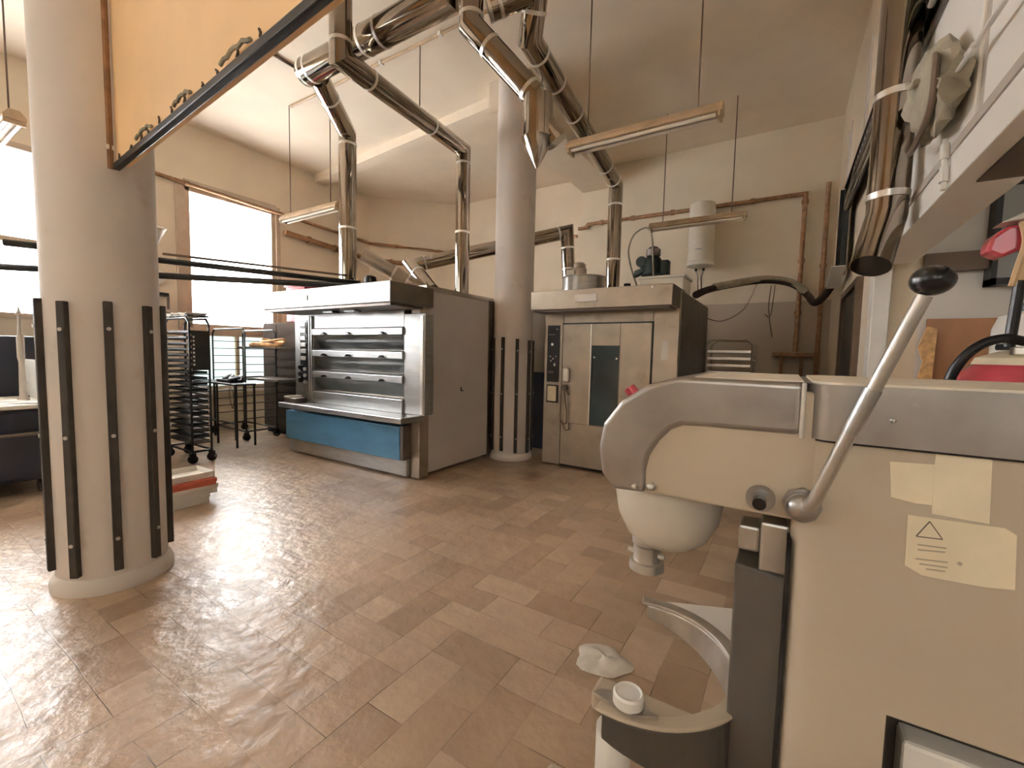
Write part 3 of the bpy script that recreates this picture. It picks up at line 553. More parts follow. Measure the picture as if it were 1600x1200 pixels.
def tray_rack(name, label, x0, x1, y0, y1, z1, m, nt, trays=(), zl=0.3, tm='steeldark', arch=True):
    rt = root(name, ((x0 + x1) / 2, (y0 + y1) / 2, 0), label, 'rack')
    r = 0.014
    for y in (y0, y1):
        pts = smooth_pts([(x0, y, 0.12), (x0, y, z1 - 0.07), (x0 + 0.07, y, z1), (x1 - 0.07, y, z1), (x1, y, z1 - 0.07), (x1, y, 0.12)], 1)
        obj('upright_frame', B().tube(pts, r, 8), m, rt, smooth=True)
    for x in (x0, x1):
        for k in range(nt):
            z = zl + (z1 - 0.2 - zl) * k / max(1, nt - 1); obj('tray_runner', B().box(x - 0.012, x + 0.012, y0, y1, z, z + 0.012), m, rt)
    obj('base_frame', B().tube([(x0, y0, 0.15), (x1, y0, 0.15), (x1, y1, 0.15), (x0, y1, 0.15), (x0, y0, 0.15)], r, 8), m, rt)
    for x in (x0, x1):
        for y in (y0, y1):
            c = obj('caster', B().cyl((x - 0.02, y, 0.055), (x + 0.02, y, 0.055), 0.055, n=16), 'black', rt); obj('fork', B().box(x - 0.026, x - 0.02, y - 0.03, y + 0.03, 0.05, 0.13).box(x + 0.02, x + 0.026, y - 0.03, y + 0.03, 0.05, 0.13).box(x - 0.026, x + 0.026, y - 0.03, y + 0.03, 0.12, 0.135), m, c)
    return rt
def tray(label, group, x0, x1, y0, y1, z, m='steeldark'):
    t = B().box(x0, x1, y0, y1, z, z + 0.006).box(x0, x1, y0, y0 + 0.01, z, z + 0.03).box(x0, x1, y1 - 0.01, y1, z, z + 0.03).box(x0, x0 + 0.01, y0, y1, z, z + 0.03).box(x1 - 0.01, x1, y0, y1, z, z + 0.03)
    return tag(obj('baking_tray', t, m, origin=((x0 + x1) / 2, (y0 + y1) / 2, z)), label, 'tray', group)
# near rack behind the near column
NX0, NX1, NY0, NY1, NZ = -7.05, -6.36, 2.50, 2.72, 1.86
rk = tray_rack('tray_rack', 'black rack packed with dark baking trays right behind the near column', NX0, NX1, NY0, NY1, NZ, 'blackmetal', 20, zl=0.25)
for k in range(20):
    z = 0.25 + (NZ - 0.2 - 0.25) * k / 19 + 0.013
    tray('dark baking tray in the packed black rack behind the near column', 'trays in the packed rack', NX0 + 0.016, NX1 - 0.016, NY0 + 0.01 - 0.03 * (k % 3 == 0), NY1 - 0.02, z, 'blackmetal' if k > 8 or k % 2 else 'steeldark')
wv_ = root('wavy_bread_tray', (-6.7, 2.6, NZ), 'wavy white-edged baguette tray lying on top of the packed black rack', 'tray')
wp_ = [( -7.02 + 0.62 * i / 24, NZ + 0.052 + 0.022 * math.cos(i * math.pi / 4)) for i in range(25)]
obj('sheet', B().prism_y(wp_ + [(x, z - 0.012) for x, z in wp_[::-1]], 2.49, 2.73), 'card', wv_)
obj('frame', B().tube([(-7.03, 2.5, NZ + 0.03), (-6.39, 2.5, NZ + 0.03), (-6.39, 2.73, NZ + 0.03), (-7.03, 2.73, NZ + 0.03), (-7.03, 2.5, NZ + 0.03)], 0.012, 6), 'blackmetal', wv_)
spn = obj('side_panel', B().box(NX1 + 0.014, NX1 + 0.02, NY0 + 0.02, NY1 + 0.0, 1.20, 1.70), 'blackmetal', rk)
for k in range(8): obj('slot', B().box(NX1 + 0.019, NX1 + 0.023, NY0 + 0.03, NY0 + 0.05, 1.26 + k * 0.05, 1.285 + k * 0.05), 'card', spn)
# open rack by the window
r2 = tray_rack('tray_rack', 'open black wheeled rack with two pulled-out trays in front of the left window', -8.35, -7.30, 3.63, 4.12, 1.80, 'blackmetal', 11, zl=0.35)
tray('dark tray in the open rack carrying the tan bread baskets', 'trays in the open rack', -7.6, -6.5, 3.67, 4.08, 1.489)
tray('dark tray pulled out at mid height of the open window rack', 'trays in the open rack', -7.7, -6.45, 3.67, 4.08, 0.989)
bk = root('bread_basket', (-7.1, 3.86, 1.497), 'tan wicker proving basket heaped on the upper tray of the open rack', 'basket')
ring = [V((-7.12 + 0.34 * math.cos(a), 3.87 + 0.17 * math.sin(a), 1.556 + 0.015 * math.sin(3 * a))) for a in [i * 2 * math.pi / 20 for i in range(21)]]
obj('rim', B().tube(ring, 0.028, 8), 'wicker', bk, smooth=True); obj('bowl', B().loft([[(-7.12 + rr * 1.7 * math.cos(a), 3.87 + rr * 0.85 * math.sin(a), z) for a in [k * 2 * math.pi / 18 for k in range(18)]] for rr, z in ((0.12, 1.498), (0.19, 1.536), (0.18, 1.566), (0.10, 1.526))]), 'wicker', bk, smooth=True)
ring = [V((-6.92 + 0.26 * math.cos(a), 3.87 + 0.13 * math.sin(a), 1.62 + 0.02 * math.cos(2 * a))) for a in [i * 2 * math.pi / 20 for i in range(21)]]
obj('handle_loop', B().tube(ring, 0.02, 8), 'wicker', bk, smooth=True)
# low black table frame with a dark board on top
lt = root('low_table', (-7.4, 3.4, 0), 'low black tubular table frame between the packed rack and the open rack', 'table')
obj('top', B().box(-8.15, -6.85, 3.26, 3.56, 0.93, 0.955), 'blackmetal', lt)
for x in (-8.13, -7.45, -6.87):
    for y in (3.28, 3.54): obj('leg', B().box(x - 0.012, x + 0.012, y - 0.012, y + 0.012, 0, 0.93), 'blackmetal', lt)
obj('stretcher', B().box(-8.13, -6.87, 3.27, 3.29, 0.35, 0.37), 'blackmetal', lt)
cc = root('cable_heap', (-7.2, 3.42, 0.96), 'crumpled black cable heap on the low black table', 'cable')
obj('coil', B().tube(smooth_pts([(-7.5, 3.4, 1.0), (-7.35, 3.46, 1.06), (-7.2, 3.36, 1.0), (-7.05, 3.44, 1.05), (-6.95, 3.40, 0.99)]), 0.03, 8).box(-7.6, -7.15, 3.34, 3.5, 0.96, 1.0), 'blackmetal', cc, smooth=True)
obj('hanging_wire', B().tube(smooth_pts([(-7.0, 3.27, 0.97), (-6.98, 3.24, 0.8), (-6.9, 3.24, 0.6), (-6.85, 3.24, 0.75), (-6.92, 3.24, 0.9)]), 0.006, 6), 'rod', cc)
cab = root('brown_cabinet', (-7.3, 4.45, 0), 'dark brown wooden cabinet in the corner left of the deck oven', 'cabinet')
obj('carcass', B().box(-7.93, -6.6, 4.27, 4.66, 0.08, 1.94), 'brown', cab, bevel=0.008)
obj('door', B().box(-7.91, -7.50, 4.25, 4.27, 0.12, 1.91), 'brown', cab); obj('door', B().box(-7.48, -6.62, 4.25, 4.27, 1.5, 1.91), 'brown', cab)
for k in range(9): obj('slat', B().box(-7.46, -6.65, 4.235, 4.27, 0.18 + k * 0.145, 0.29 + k * 0.145), 'brown', cab)
obj('foot_rail', B().box(-7.9, -6.65, 4.3, 4.6, 0, 0.08), 'blackmetal', cab)

rc = root('red_crate', (-7.03, 4.45, 1.942), 'dark red plastic crate on top of the brown cabinet, beside the left window', 'crate')
obj('crate_body', B().box(-7.3, -6.75, 4.32, 4.6, 1.942, 1.96).box(-7.3, -6.75, 4.32, 4.34, 1.942, 2.58).box(-7.3, -6.75, 4.58, 4.6, 1.942, 2.58).box(-7.3, -7.28, 4.32, 4.6, 1.942, 2.58).box(-6.77, -6.75, 4.32, 4.6, 1.942, 2.58), 'red', rc)
obj('crate_rim', B().box(-7.32, -6.73, 4.30, 4.32, 2.54, 2.585).box(-7.32, -6.73, 4.60, 4.62, 2.54, 2.585).box(-7.32, -7.30, 4.32, 4.60, 2.54, 2.585).box(-6.75, -6.73, 4.32, 4.60, 2.54, 2.585), 'red', rc)
# poles spanning from the window wall to the oven hood
def pole(label, a, b, r, m='blackmetal'):
    rt = root('long_pole', a, label, 'pole', None); obj('shaft', B().tube([a, b], r, 10), m, rt); d = (V(b) - V(a)).normalized(); obj('end_cap', B().cyl(V(b) - d * 0.03, V(b) + d * 0.005, r + 0.004, n=10), 'rod', rt); return rt
pole('thick dark pole reaching from the left wall to the oven hood, lower of the pair', (-8.6, -0.82, 2.272), (-4.30, 3.62, 2.262), 0.034)
pole('dark pole crossing above the lower one onto the oven hood', (-5.92, 0.93, 2.385), (-4.62, 3.70, 2.345), 0.030)
pole('thin dark rod lying along the poles towards the oven', (-5.25, 1.86, 2.405), (-4.54, 3.45, 2.395), 0.012, 'rod')

# stuff on the pier left of the main window
lh = root('wall_horn', (WX + 0.15, 3.05, 3.4), 'grey cone-shaped horn lamp on the wall pier beside the left window', 'lamp')
obj('cone', B().tube([(WX + 0.2, 2.90, 3.10), (WX + 0.3, 2.92, 3.36)], [0.05, 0.12], 18), 'greysteelpaint', lh, smooth=True); obj('arm', B().tube([(WX, 2.90, 3.05), (WX + 0.2, 2.90, 3.12)], 0.02, 8), 'greysteelpaint', lh)
tp = root('wall_tap', (WX + 0.1, 3.05, 2.3), 'small tap and pipes on the wall pier behind the near column', 'tap')
obj('pipework', B().tube([(WX + 0.05, 2.7, 2.32), (WX + 0.1, 3.1, 2.32), (WX + 0.1, 3.1, 2.1)], 0.02, 8).tube([(WX + 0.06, 2.7, 2.05), (WX + 0.12, 3.3, 2.02)], 0.02, 8), 'steeldark', tp); obj('disc', B().cyl((WX + 0.001, 2.98, 2.62), (WX + 0.04, 2.98, 2.62), 0.12, n=20), 'white', tp); obj('handle', B().box(WX + 0.06, WX + 0.14, 2.95, 3.1, 2.32, 2.36), 'blackmetal', tp)
# far left: dark machine with papers, pole, white board
dt = root('dough_tub', (-6.9, 1.0, 0), 'dark wheeled tub with a pale lid at the left edge, beyond the near column', 'tub')
obj('tub', B().box(-7.3, -6.25, 0.3, 1.28, 0.14, 0.86), 'navy', dt, bevel=0.04); obj('lid', B().box(-7.34, -6.2, 0.26, 1.32, 0.86, 0.90), 'card', dt, bevel=0.008)
obj('grip_bar', B().tube([(-6.18, 0.35, 0.62), (-6.18, 1.25, 0.62)], 0.02, 8), 'steeldark', dt)
for x in (-7.2, -6.35):
    for y in (0.42, 1.16): c = obj('caster', B().cyl((x, y - 0.025, 0.07), (x, y + 0.025, 0.07), 0.07, n=14), 'black', dt)
for i, (x, y, a) in enumerate(((-6.5, 0.95, 0.3), (-6.75, 1.05, -0.4), (-6.42, 1.16, 0.9))):
    tag(obj('paper_sheet', B().obox((x, y, 0), (math.cos(a), math.sin(a)), (-math.sin(a), math.cos(a)), 0.15, 0.1, 0.901 + i * 0.003, 0.903 + i * 0.003), 'paper', origin=(x, y, 0.9)), 'loose white paper sheet on the lid of the dark tub', 'paper', 'papers on the tub lid')
bb = root('white_board', (-7.05, 1.24, 0.9), 'small white panel standing upright on the dark tub at the left edge', 'panel')
obj('board', B().box(-7.33, -6.62, 1.24, 1.27, 0.90, 1.32), 'white', bb); obj('foot', B().box(-7.2, -7.1, 1.18, 1.31, 0.90, 0.92), 'steeldark', bb)
sp_ = root('steel_spindle', (-6.78, 1.14, 0.9), 'upright grey metal spindle standing on the dark tub before the white panel', 'spindle')
obj('shaft', B().lathe((-6.78, 1.14), [(0.05, 0.90), (0.03, 0.95), (0.022, 1.3), (0.03, 1.35), (0.03, 1.55), (0.018, 1.6), (0.012, 1.78), (0.03, 1.80), (0.012, 1.83), (0.004, 1.88)], 12), 'greysteelpaint', sp_, smooth=True)
nb = root('navy_crate', (-7.9, 1.2, 0), 'big dark navy crate under the far left window', 'crate'); obj('shell', B().box(-8.4, -7.5, 0.2, 2.2, 0.05, 1.58), 'navy', nb, bevel=0.02); obj('skid', B().box(-8.35, -8.2, 0.25, 2.15, 0, 0.05).box(-7.7, -7.55, 0.25, 2.15, 0, 0.05), 'blackmetal', nb)

# flat cartons on the floor behind the near column
def carton(label, x0, x1, y0, y1, z0, z1, m, skew=0.0, lid=False):
    c = ((x0 + x1) / 2, (y0 + y1) / 2); ax = (math.cos(skew), math.sin(skew)); ay = (-math.sin(skew), math.cos(skew))
    rt = root('flat_carton', (c[0], c[1], z0), label, 'box', 'flat cartons behind the near column')
    obj('carton_body', B().obox(c, ax, ay, (x1 - x0) / 2, (y1 - y0) / 2, z0, z1 - 0.006), m, rt); obj('carton_lid', B().obox(c, ax, ay, (x1 - x0) / 2 + 0.006, (y1 - y0) / 2 + 0.006, z1 - 0.035, z1), 'card' if not lid else m, rt, bevel=0.003)
    return rt
carton('white flat carton at the bottom of the small stack behind the near column', -5.05, -4.66, 1.42, 1.96, 0, 0.085, 'card')
carton('white flat carton second from the floor in the stack behind the near column', -5.08, -4.64, 1.42, 2.02, 0.086, 0.17, 'card', 0.03)
carton('red flat carton lying tilted near the top of the stack behind the near column', -5.06, -4.64, 1.44, 2.02, 0.171, 0.235, 'redcard', -0.05, True)
ot = root('open_carton_tray', (-4.86, 1.75, 0.236), 'open white carton tray on top of the small box stack', 'box')
obj('tray_body', B().box(-5.05, -4.68, 1.46, 2.02, 0.236, 0.242).box(-5.05, -5.04, 1.46, 2.02, 0.24, 0.29).box(-4.69, -4.68, 1.46, 2.02, 0.24, 0.29).box(-5.05, -4.68, 1.46, 1.47, 0.24, 0.29).box(-5.05, -4.68, 2.01, 2.02, 0.24, 0.29), 'card', ot)

# grey tray rack by the back wall
gx0, gx1, gy0, gy1 = -1.0, -0.40, 7.05, 7.55
g2 = tray_rack('tray_rack', 'grey steel rack with stacked trays right of the rack oven at the back wall', gx0, gx1, gy0, gy1, 1.76, 'steelwarm', 14, zl=0.25)
for k in range(14):
    z = 0.25 + (1.76 - 0.2 - 0.25) * k / 13 + 0.013
    gt = tray('steel tray in the grey rack right of the rack oven', 'trays in the grey rack', gx0 + 0.016, gx1 - 0.016, gy0 + 0.0, gy1 - 0.02, z, 'blackmetal')
    obj('front_rim', B().box(gx0 + 0.016, gx1 - 0.016, gy0 - 0.012, gy0 - 0.001, z, z + 0.035), 'clamp', gt)

# ------------------------------------------------------------------ right wall
cl = root('wall_cladding', (0.52, 1.5, 2.2), 'white panelled cladding above the opening on the right wall', 'cladding'); 
for a, b in ((2.14, 3.98), (0.4, 2.06), (-1.6, 0.32)): obj('panel', B().box(0.50, RX, a, b, 2.32, 3.02), 'panelwhite', cl, bevel=0.004)
for a in (2.06, 0.32): obj('seam_strip', B().box(0.51, RX, a, a + 0.08, 2.32, 3.02), 'greysteelpaint', cl)
obj('underside_shade', B().box(0.56, 0.69, 0.2, 2.3, 2.163, 2.172), 'black', cl); obj('lower_rail', B().box(0.49, RX, -1.6, 3.98, 2.29, 2.325), 'greysteelpaint', cl); obj('bottom_panel', B().box(0.495, RX + 0.14, -1.6, 4.0, 2.17, 2.29), 'panelwhite', cl, bevel=0.004); obj('top_rail', B().box(0.49, RX, -1.6, 3.98, 3.02, 3.06), 'steeldark', cl)  # black underside box stands in for the unlit gap below the cladding
tr = root('cable_tray', (0.5, 4.0, 3.3), 'dark perforated cable tray dropping down and running along the right wall', 'cable tray')
obj('tray_plate', B().box(0.49, 0.50, 0.6, 6.5, 3.12, 3.52).box(0.478, 0.50, 0.6, 6.5, 3.12, 3.13).box(0.478, 0.50, 0.6, 6.5, 3.51, 3.52), 'blackmetal', tr)
obj('drop_plate', B().box(0.49, 0.50, 6.0, 6.6, 2.44, 3.52).box(0.45, 0.50, 6.58, 6.6, 2.44, 3.52).box(0.45, 0.50, 6.0, 6.02, 2.44, 3.12), 'blackmetal', tr)
hl_ = B()
for k in range(12): hl_.box(0.486, 0.491, 6.08, 6.13, 2.5 + 0.075 * k, 2.53 + 0.075 * k).box(0.486, 0.491, 6.40, 6.46, 2.5 + 0.075 * k, 2.53 + 0.075 * k)
for k in range(36): hl_.box(0.486, 0.491, 0.8 + k * 0.14, 0.83 + k * 0.14, 3.45, 3.47)
obj('slot_row', hl_, 'card', tr)
for j, z in enumerate((3.17, 3.22, 3.28, 3.34)): obj('cable', B().tube(smooth_pts([(0.479, 6.3, 2.5), (0.479, 6.25, z - 0.1), (0.479, 5.9, z + 0.02), (0.479, 4.5, z - 0.02), (0.479, 3.0, z + 0.02), (0.479, 0.8, z)]), 0.009, 6), 'rod' if j % 2 else 'cloth', tr)
run('steel_conduit', 'bright thin conduit along the bottom of the perforated cable tray', [(0.465, 2.72, 3.09), (0.465, 0.7, 3.09)], 0.014, 'clamp')
cvp = run('white_conduit', 'white conduit slanting along the white cladding with a vertical drop', [(0.455, 2.17, 2.515), (0.455, 0.7, 2.42)], 0.008, 'white', clips=((0, 0.1), (0, 0.5)))
run('white_conduit', 'thin white vertical conduit hanging below the grey cloth on the cladding', [(0.478, 2.36, 2.36), (0.478, 2.33, 2.16)], 0.009, 'white', clips=((0, 0.25), (0, 0.7)))
rag = root('hanging_cloth', (0.44, 2.5, 2.4), 'crumpled grey-green cloth bundle hanging beside the wide vertical duct', 'cloth')
rb = B(); rings = []
for i in range(11):
    t = i / 10; yc = 2.715 - 0.56 * t; zc = 2.68 - 0.20 * t; h = 0.02 + 0.17 * math.sin(math.pi * (0.08 + 0.86 * t)) ** 0.7
    rings.append([(0.445 + 0.045 * math.cos(a) + 0.01 * math.sin(5 * a + 1.7 * i), yc + 0.03 * math.sin(2 * a + i), zc + h * math.sin(a) + 0.016 * math.sin(3 * a + 2.3 * i)) for a in [k * 2 * math.pi / 20 for k in range(20)]])
rb.loft(rings); obj('bundle', rb, 'cloth', rag, smooth=True)
obj('strap', B().tube(smooth_pts([(0.42, 2.30, 2.66), (0.40, 2.18, 2.55), (0.40, 2.22, 2.42), (0.41, 2.55, 2.40), (0.42, 2.70, 2.48)]), 0.012, 8), 'rod', rag, smooth=True)
obj('fold', B().tube(smooth_pts([(0.40, 2.66, 2.74), (0.385, 2.52, 2.66), (0.385, 2.40, 2.62)]), 0.012, 8), 'cloth', rag, smooth=True)
for i, (y, z0, z1, w, lb) in enumerate(((5.72, 3.72, 4.62, 0.10, 'narrow dark vertical vent slot high on the right wall, nearer one'), (7.15, 3.75, 4.45, 0.14, 'narrow dark vertical vent slot high on the right wall, by the back corner'))):
    v_ = root('vent_slot', (RX, y, z0), lb, 'vent'); obj('slot', B().box(RX - 0.004, RX + 0.001, y - w / 2, y + w / 2, z0, z1), 'rod', v_); obj('frame', B().box(RX - 0.015, RX, y + w / 2, y + w / 2 + 0.05, z0, z1).box(RX - 0.015, RX, y - w / 2 - 0.05, y - w / 2, z0 - 0.05, z1 + 0.05), 'card', v_)
dd = obj('door_1', B().box(RX - 0.02, RX + 0.01, 5.15, 6.3, 0, 2.2), 'blackmetal'); dd['kind'] = 'structure'; obj('door_frame', B().box(RX - 0.05, RX, 5.03, 5.15, 0, 2.26).box(RX - 0.05, RX, 6.3, 6.4, 0, 2.26).box(RX - 0.05, RX, 5.15, 6.3, 2.2, 2.26), 'rod', dd)
struct('trim_3', B().box(0.50, 0.60, YR - 0.05, YR + 0.12, 0, 2.17), 'white', bevel=0.006)
fl = root('wall_flood', (0.42, 6.05, 2.35), 'pale tilted flap at the bottom of the perforated tray drop on the right wall', 'flap'); obj('flap', B().prism_x([(5.75, 2.48), (5.80, 2.50), (6.35, 2.36), (6.32, 2.33)], 0.36, 0.485), 'panelwhite', fl)
# recess furniture
struct('trim_4', B().box(RX + 0.2, XR, YR - 0.08, YR, 2.10, 2.22), 'rod')
br = root('brown_board', (1.0, YR - 0.03, 1.3), 'orange-brown wooden board against the pale wall behind the mixer lever', 'board')
obj('board', B().box(0.80, 1.32, YR - 0.05, YR - 0.02, 0.9, 1.79), 'board', br); obj('patch', B().prism_y([(0.74, 1.2), (0.84, 1.2), (0.85, 1.72), (0.80, 1.74), (0.76, 1.6), (0.79, 1.5)], YR - 0.07, YR - 0.055), 'wicker', br); obj('cleat', B().box(0.8, 1.3, YR - 0.02, YR, 1.0, 1.06), 'rod', br)
wf = root('framed_screen', (1.3, YR - 0.1, 2.0), 'dark-framed grey glass panel on the pale wall at the right edge', 'screen')
fx0, fx1, fz0, fz1 = 1.06, 1.75, 1.99, 2.62
obj('frame', B().box(fx0, fx0 + 0.025, YR - 0.13, YR, fz0, fz1).box(fx1 - 0.025, fx1, YR - 0.13, YR, fz0, fz1).box(fx0, fx1, YR - 0.13, YR, fz0, fz0 + 0.04).box(fx0, fx1, YR - 0.13, YR, fz1 - 0.03, fz1), 'blackmetal', wf); obj('glass', B().box(fx0 + 0.02, fx1 - 0.02, YR - 0.11, YR - 0.1, fz0 + 0.03, fz1 - 0.03), 'pic', wf)
# vacuum with red head on a trolley, mop on top
tb = root('side_trolley', (0.9, 2.35, 0), 'white trolley carrying the red-topped vacuum behind the mixer', 'trolley')
obj('shelf', B().box(0.56, 1.25, 2.1, 2.65, 0.92, 0.95), 'white', tb)
for x in (0.59, 1.22):
    for y in (2.13, 2.62): obj('leg', B().cyl((x, y, 0), (x, y, 0.92), 0.018, n=10), 'steel', tb)
vc = root('vacuum_cleaner', (0.80, 2.35, 0.95), 'red-topped vacuum cleaner with a black hose at the right edge behind the mixer', 'vacuum cleaner')
vcx, vcy = 0.78, 2.36
obj('tank', B().lathe((vcx, vcy), [(0.19, 0.952), (0.2, 1.0), (0.2, 1.36), (0.205, 1.38)], 28), 'white', vc, smooth=True)
obj('lid', B().lathe((vcx, vcy), [(0.215, 1.38), (0.225, 1.42), (0.20, 1.47), (0.14, 1.515), (0.09, 1.525)], 28), 'red', vc, smooth=True)
obj('lid_cap', B().lathe((vcx, vcy), [(0.17, 1.495), (0.16, 1.52), (0.10, 1.545), (0.06, 1.55)], 24), 'sticker', vc, smooth=True)
for i in range(4): obj('latch', B().box(vcx - 0.10 + 0.055 * i, vcx - 0.065 + 0.055 * i, vcy - 0.12, vcy - 0.08, 1.53, 1.56), 'clamp', vc, bevel=0.005)
obj('hose', B().tube(smooth_pts([(0.52, 2.28, 1.22), (0.525, 2.27, 1.40), (0.55, 2.26, 1.50), (0.60, 2.26, 1.565), (0.66, 2.27, 1.59), (0.72, 2.29, 1.58)]), 0.017, 10), 'blackmetal', vc, smooth=True)
wbkt = root('white_canister', (0.95, 2.9, 0), 'white canister with a dark cap behind the vacuum at the right edge', 'canister')
obj('canister_body', B().lathe((0.98, 2.95), [(0.15, 0), (0.16, 0.05), (0.16, 1.66), (0.14, 1.72), (0.07, 1.745)], 20), 'white', wbkt, smooth=True); obj('cap', B().lathe((0.98, 2.95), [(0.09, 1.74), (0.09, 1.775), (0.05, 1.79)], 16), 'green', wbkt)
mp_ = root('upturned_mop', (0.70, 2.2, 0), 'upturned mop with a black handle, red head and tan strings at the right edge', 'mop')
obj('handle', B().tube([(0.685, 2.30, 1.56), (0.70, 2.30, 1.86)], 0.016, 10), 'blackmetal', mp_)
obj('handle_lower', B().tube([(0.685, 2.30, 1.56), (0.66, 2.32, 1.56)], 0.012, 8), 'blackmetal', mp_)
obj('head', B().prism_y([(0.59, 1.90), (0.60, 1.95), (0.64, 1.985), (0.80, 2.0), (0.80, 1.90), (0.68, 1.90), (0.63, 1.875)], 2.25, 2.33), 'red', mp_, bevel=0.012)
obj('cover', B().prism_y([(0.615, 1.995), (0.80, 2.09), (0.84, 2.07), (0.80, 1.99), (0.68, 2.00)], 2.24, 2.34), 'card', mp_, bevel=0.01)
for i in range(6): x = 0.67 + 0.016 * i; obj('string', B().tube(smooth_pts([(x, 2.24, 1.99), (x + 0.008, 2.225, 1.92), (x - 0.004, 2.225, 1.84), (x - 0.015 + 0.006 * i, 2.225, 1.77 + 0.02 * (i % 3))]), 0.010, 6), 'tan', mp_, smooth=True)

# ------------------------------------------------------------------ planetary mixer
mx = root('planetary_mixer', (0.35, 1.48, 0), 'large cream planetary dough mixer with steel trim and a long lever, in the foreground', 'mixer')
y0, y1 = 1.215, 1.745
# column with a cut-out low on the near side
def rrect(xa, xb, ya, yb_, r, n=6):
    out = []
    for cx, cy, a0 in ((xb - r, yb_ - r, 0), (xa + r, yb_ - r, 90), (xa + r, ya + r, 180), (xb - r, ya + r, 270)):
        for k in range(n + 1): a = R(a0 + 90 * k / n); out.append((cx + r * math.cos(a), cy + r * math.sin(a)))
    return out
cx_a, cx_b = 0.035, 0.80
colm = obj('column', B().prism_z(rrect(cx_a, cx_b, y0, y1, 0.06), 0.10, 1.40), 'cream', mx, smooth=True)
cut = obj('cutter', B().box(0.232, 0.70, y0 - 0.1, y0 + 0.11, 0.20, 0.722), 'cream', mx)
md = colm.modifiers.new('cut', 'BOOLEAN'); md.object = cut; md.operation = 'DIFFERENCE'; md.solver = 'EXACT'
bpy.context.view_layer.update(); dg = bpy.context.evaluated_depsgraph_get()
me2 = bpy.data.meshes.new_from_object(colm.evaluated_get(dg)); colm.modifiers.clear(); colm.data = me2
for p in me2.polygons: p.use_smooth = False
bpy.data.objects.remove(cut)
me2.materials.clear(); me2.materials.append(M_['cream'])
es = colm.modifiers.new('split', 'EDGE_SPLIT'); es.split_angle = R(38)
for p in me2.polygons: p.use_smooth = True
obj('recess_liner', B().box(0.232, 0.70, y0 + 0.105, y0 + 0.112, 0.20, 0.722).box(0.228, 0.236, y0 + 0.008, y0 + 0.11, 0.2, 0.722), 'darkcast', mx)
obj('recess_block', B().box(0.27, 0.70, y0 + 0.03, y0 + 0.105, 0.2, 0.655), 'panelwhite', mx, bevel=0.01)
obj('foot', B().prism_z(rrect(-0.02, 0.85, y0 - 0.04, y1 + 0.04, 0.06), 0, 0.10), 'cream', mx, bevel=0.012)
for yy in (y0 + 0.02, y1 - 0.02): obj('foot_leg', B().box(-0.62, 0.02, yy - 0.06, yy + 0.06, 0, 0.09), 'cream', mx, bevel=0.02)
# arm
prof = [(0.09, 1.115), (0.09, 1.425), (-0.235, 1.428), (-0.31, 1.402), (-0.375, 1.355), (-0.425, 1.29), (-0.435, 1.225), (-0.425, 1.16), (-0.395, 1.117)]
arm = obj('arm', B().prism_y(prof, y0 + 0.006, y1 - 0.006), 'cream', mx, bevel=0.008, seg=2)
outer = [(0.040, 1.445), (-0.238, 1.447), (-0.315, 1.422), (-0.39, 1.372), (-0.44, 1.302), (-0.452, 1.228), (-0.440, 1.155), (-0.405, 1.112)]
inner = [(-0.312, 1.118), (-0.314, 1.18), (-0.305, 1.225), (-0.280, 1.270), (-0.252, 1.302), (-0.222, 1.318), (-0.15, 1.32), (0.040, 1.322)]
obj('arm_band', B().prism_y(outer + inner, y0 - 0.006, y1 + 0.006), 'mixsteel', mx, bevel=0.014, seg=4)
obj('arm_top', B().box(-0.20, 0.04, y0 + 0.02, y1 - 0.02, 1.446, 1.4495), 'flour', mx)
obj('seam_strip', B().box(0.036, 0.046, y0 - 0.012, y0 + 0.05, 1.315, 1.447), 'clamp', mx, bevel=0.004)
cap = obj('column_cap', B().prism_z(rrect(0.045, cx_b + 0.012, y0 - 0.014, y1 + 0.014, 0.062, 8), 1.318, 1.444), 'mixsteel', mx, smooth=True)
obj('cap_top', B().prism_z(rrect(0.06, cx_b, y0 + 0.0, y1, 0.06, 8), 1.444, 1.4495), 'flour', mx)
obj('cap_lip', B().prism_z(rrect(0.047, cx_b + 0.008, y0 - 0.009, y1 + 0.012, 0.062, 8), 1.313, 1.318), 'black', mx)
obj('cap_rivet', B().ball((0.20, y0 - 0.014, 1.375), 0.006, 0.004, 0.006, 10), 'steel', mx)
for x, z, r, nm in ((-0.340, 1.134, 0.007, 'bolt'), (-0.295, 1.140, 0.011, 'bolt')):
    obj(nm, B().cyl((x, y0 + 0.004, z), (x, y0 - 0.014, z), r, n=14).ball((x, y0 - 0.014, z), r, 0.005, r, 12), 'zinc', mx, smooth=True)
# side knobs and lever
kx, kz = -0.033, 1.158
hub0 = obj('speed_stub', B().cyl((kx, y0 + 0.004, kz), (kx, y0 - 0.010, kz), 0.032, n=24).cyl((kx, y0 - 0.01, kz), (kx, y0 - 0.022, kz), 0.022, n=20), 'mixsteel', mx, smooth=True)
obj('stub_tip', B().cyl((kx, y0 - 0.02, kz), (kx, y0 - 0.055, kz), 0.0145, n=16), 'black', hub0, smooth=True)
px_, pz_ = 0.052, 1.160
lv = obj('lever', B().tube([(px_ + 0.004, y0 - 0.04, pz_), (px_ + 0.02, y0 - 0.06, pz_ + 0.03), (0.108, y0 - 0.085, 1.31), (0.211, y0 - 0.125, 1.622)], [0.016, 0.0135, 0.0135, 0.0125], 14), 'cast', mx, smooth=True)
obj('lever_hub', B().cyl((px_, y0 + 0.004, pz_), (px_, y0 - 0.014, pz_), 0.040, n=8).cyl((px_, y0 - 0.012, pz_), (px_, y0 - 0.03, pz_), 0.034, n=28).ball((px_, y0 - 0.035, pz_), 0.032, 0.024, 0.032, 20), 'mixsteel', lv, smooth=True)
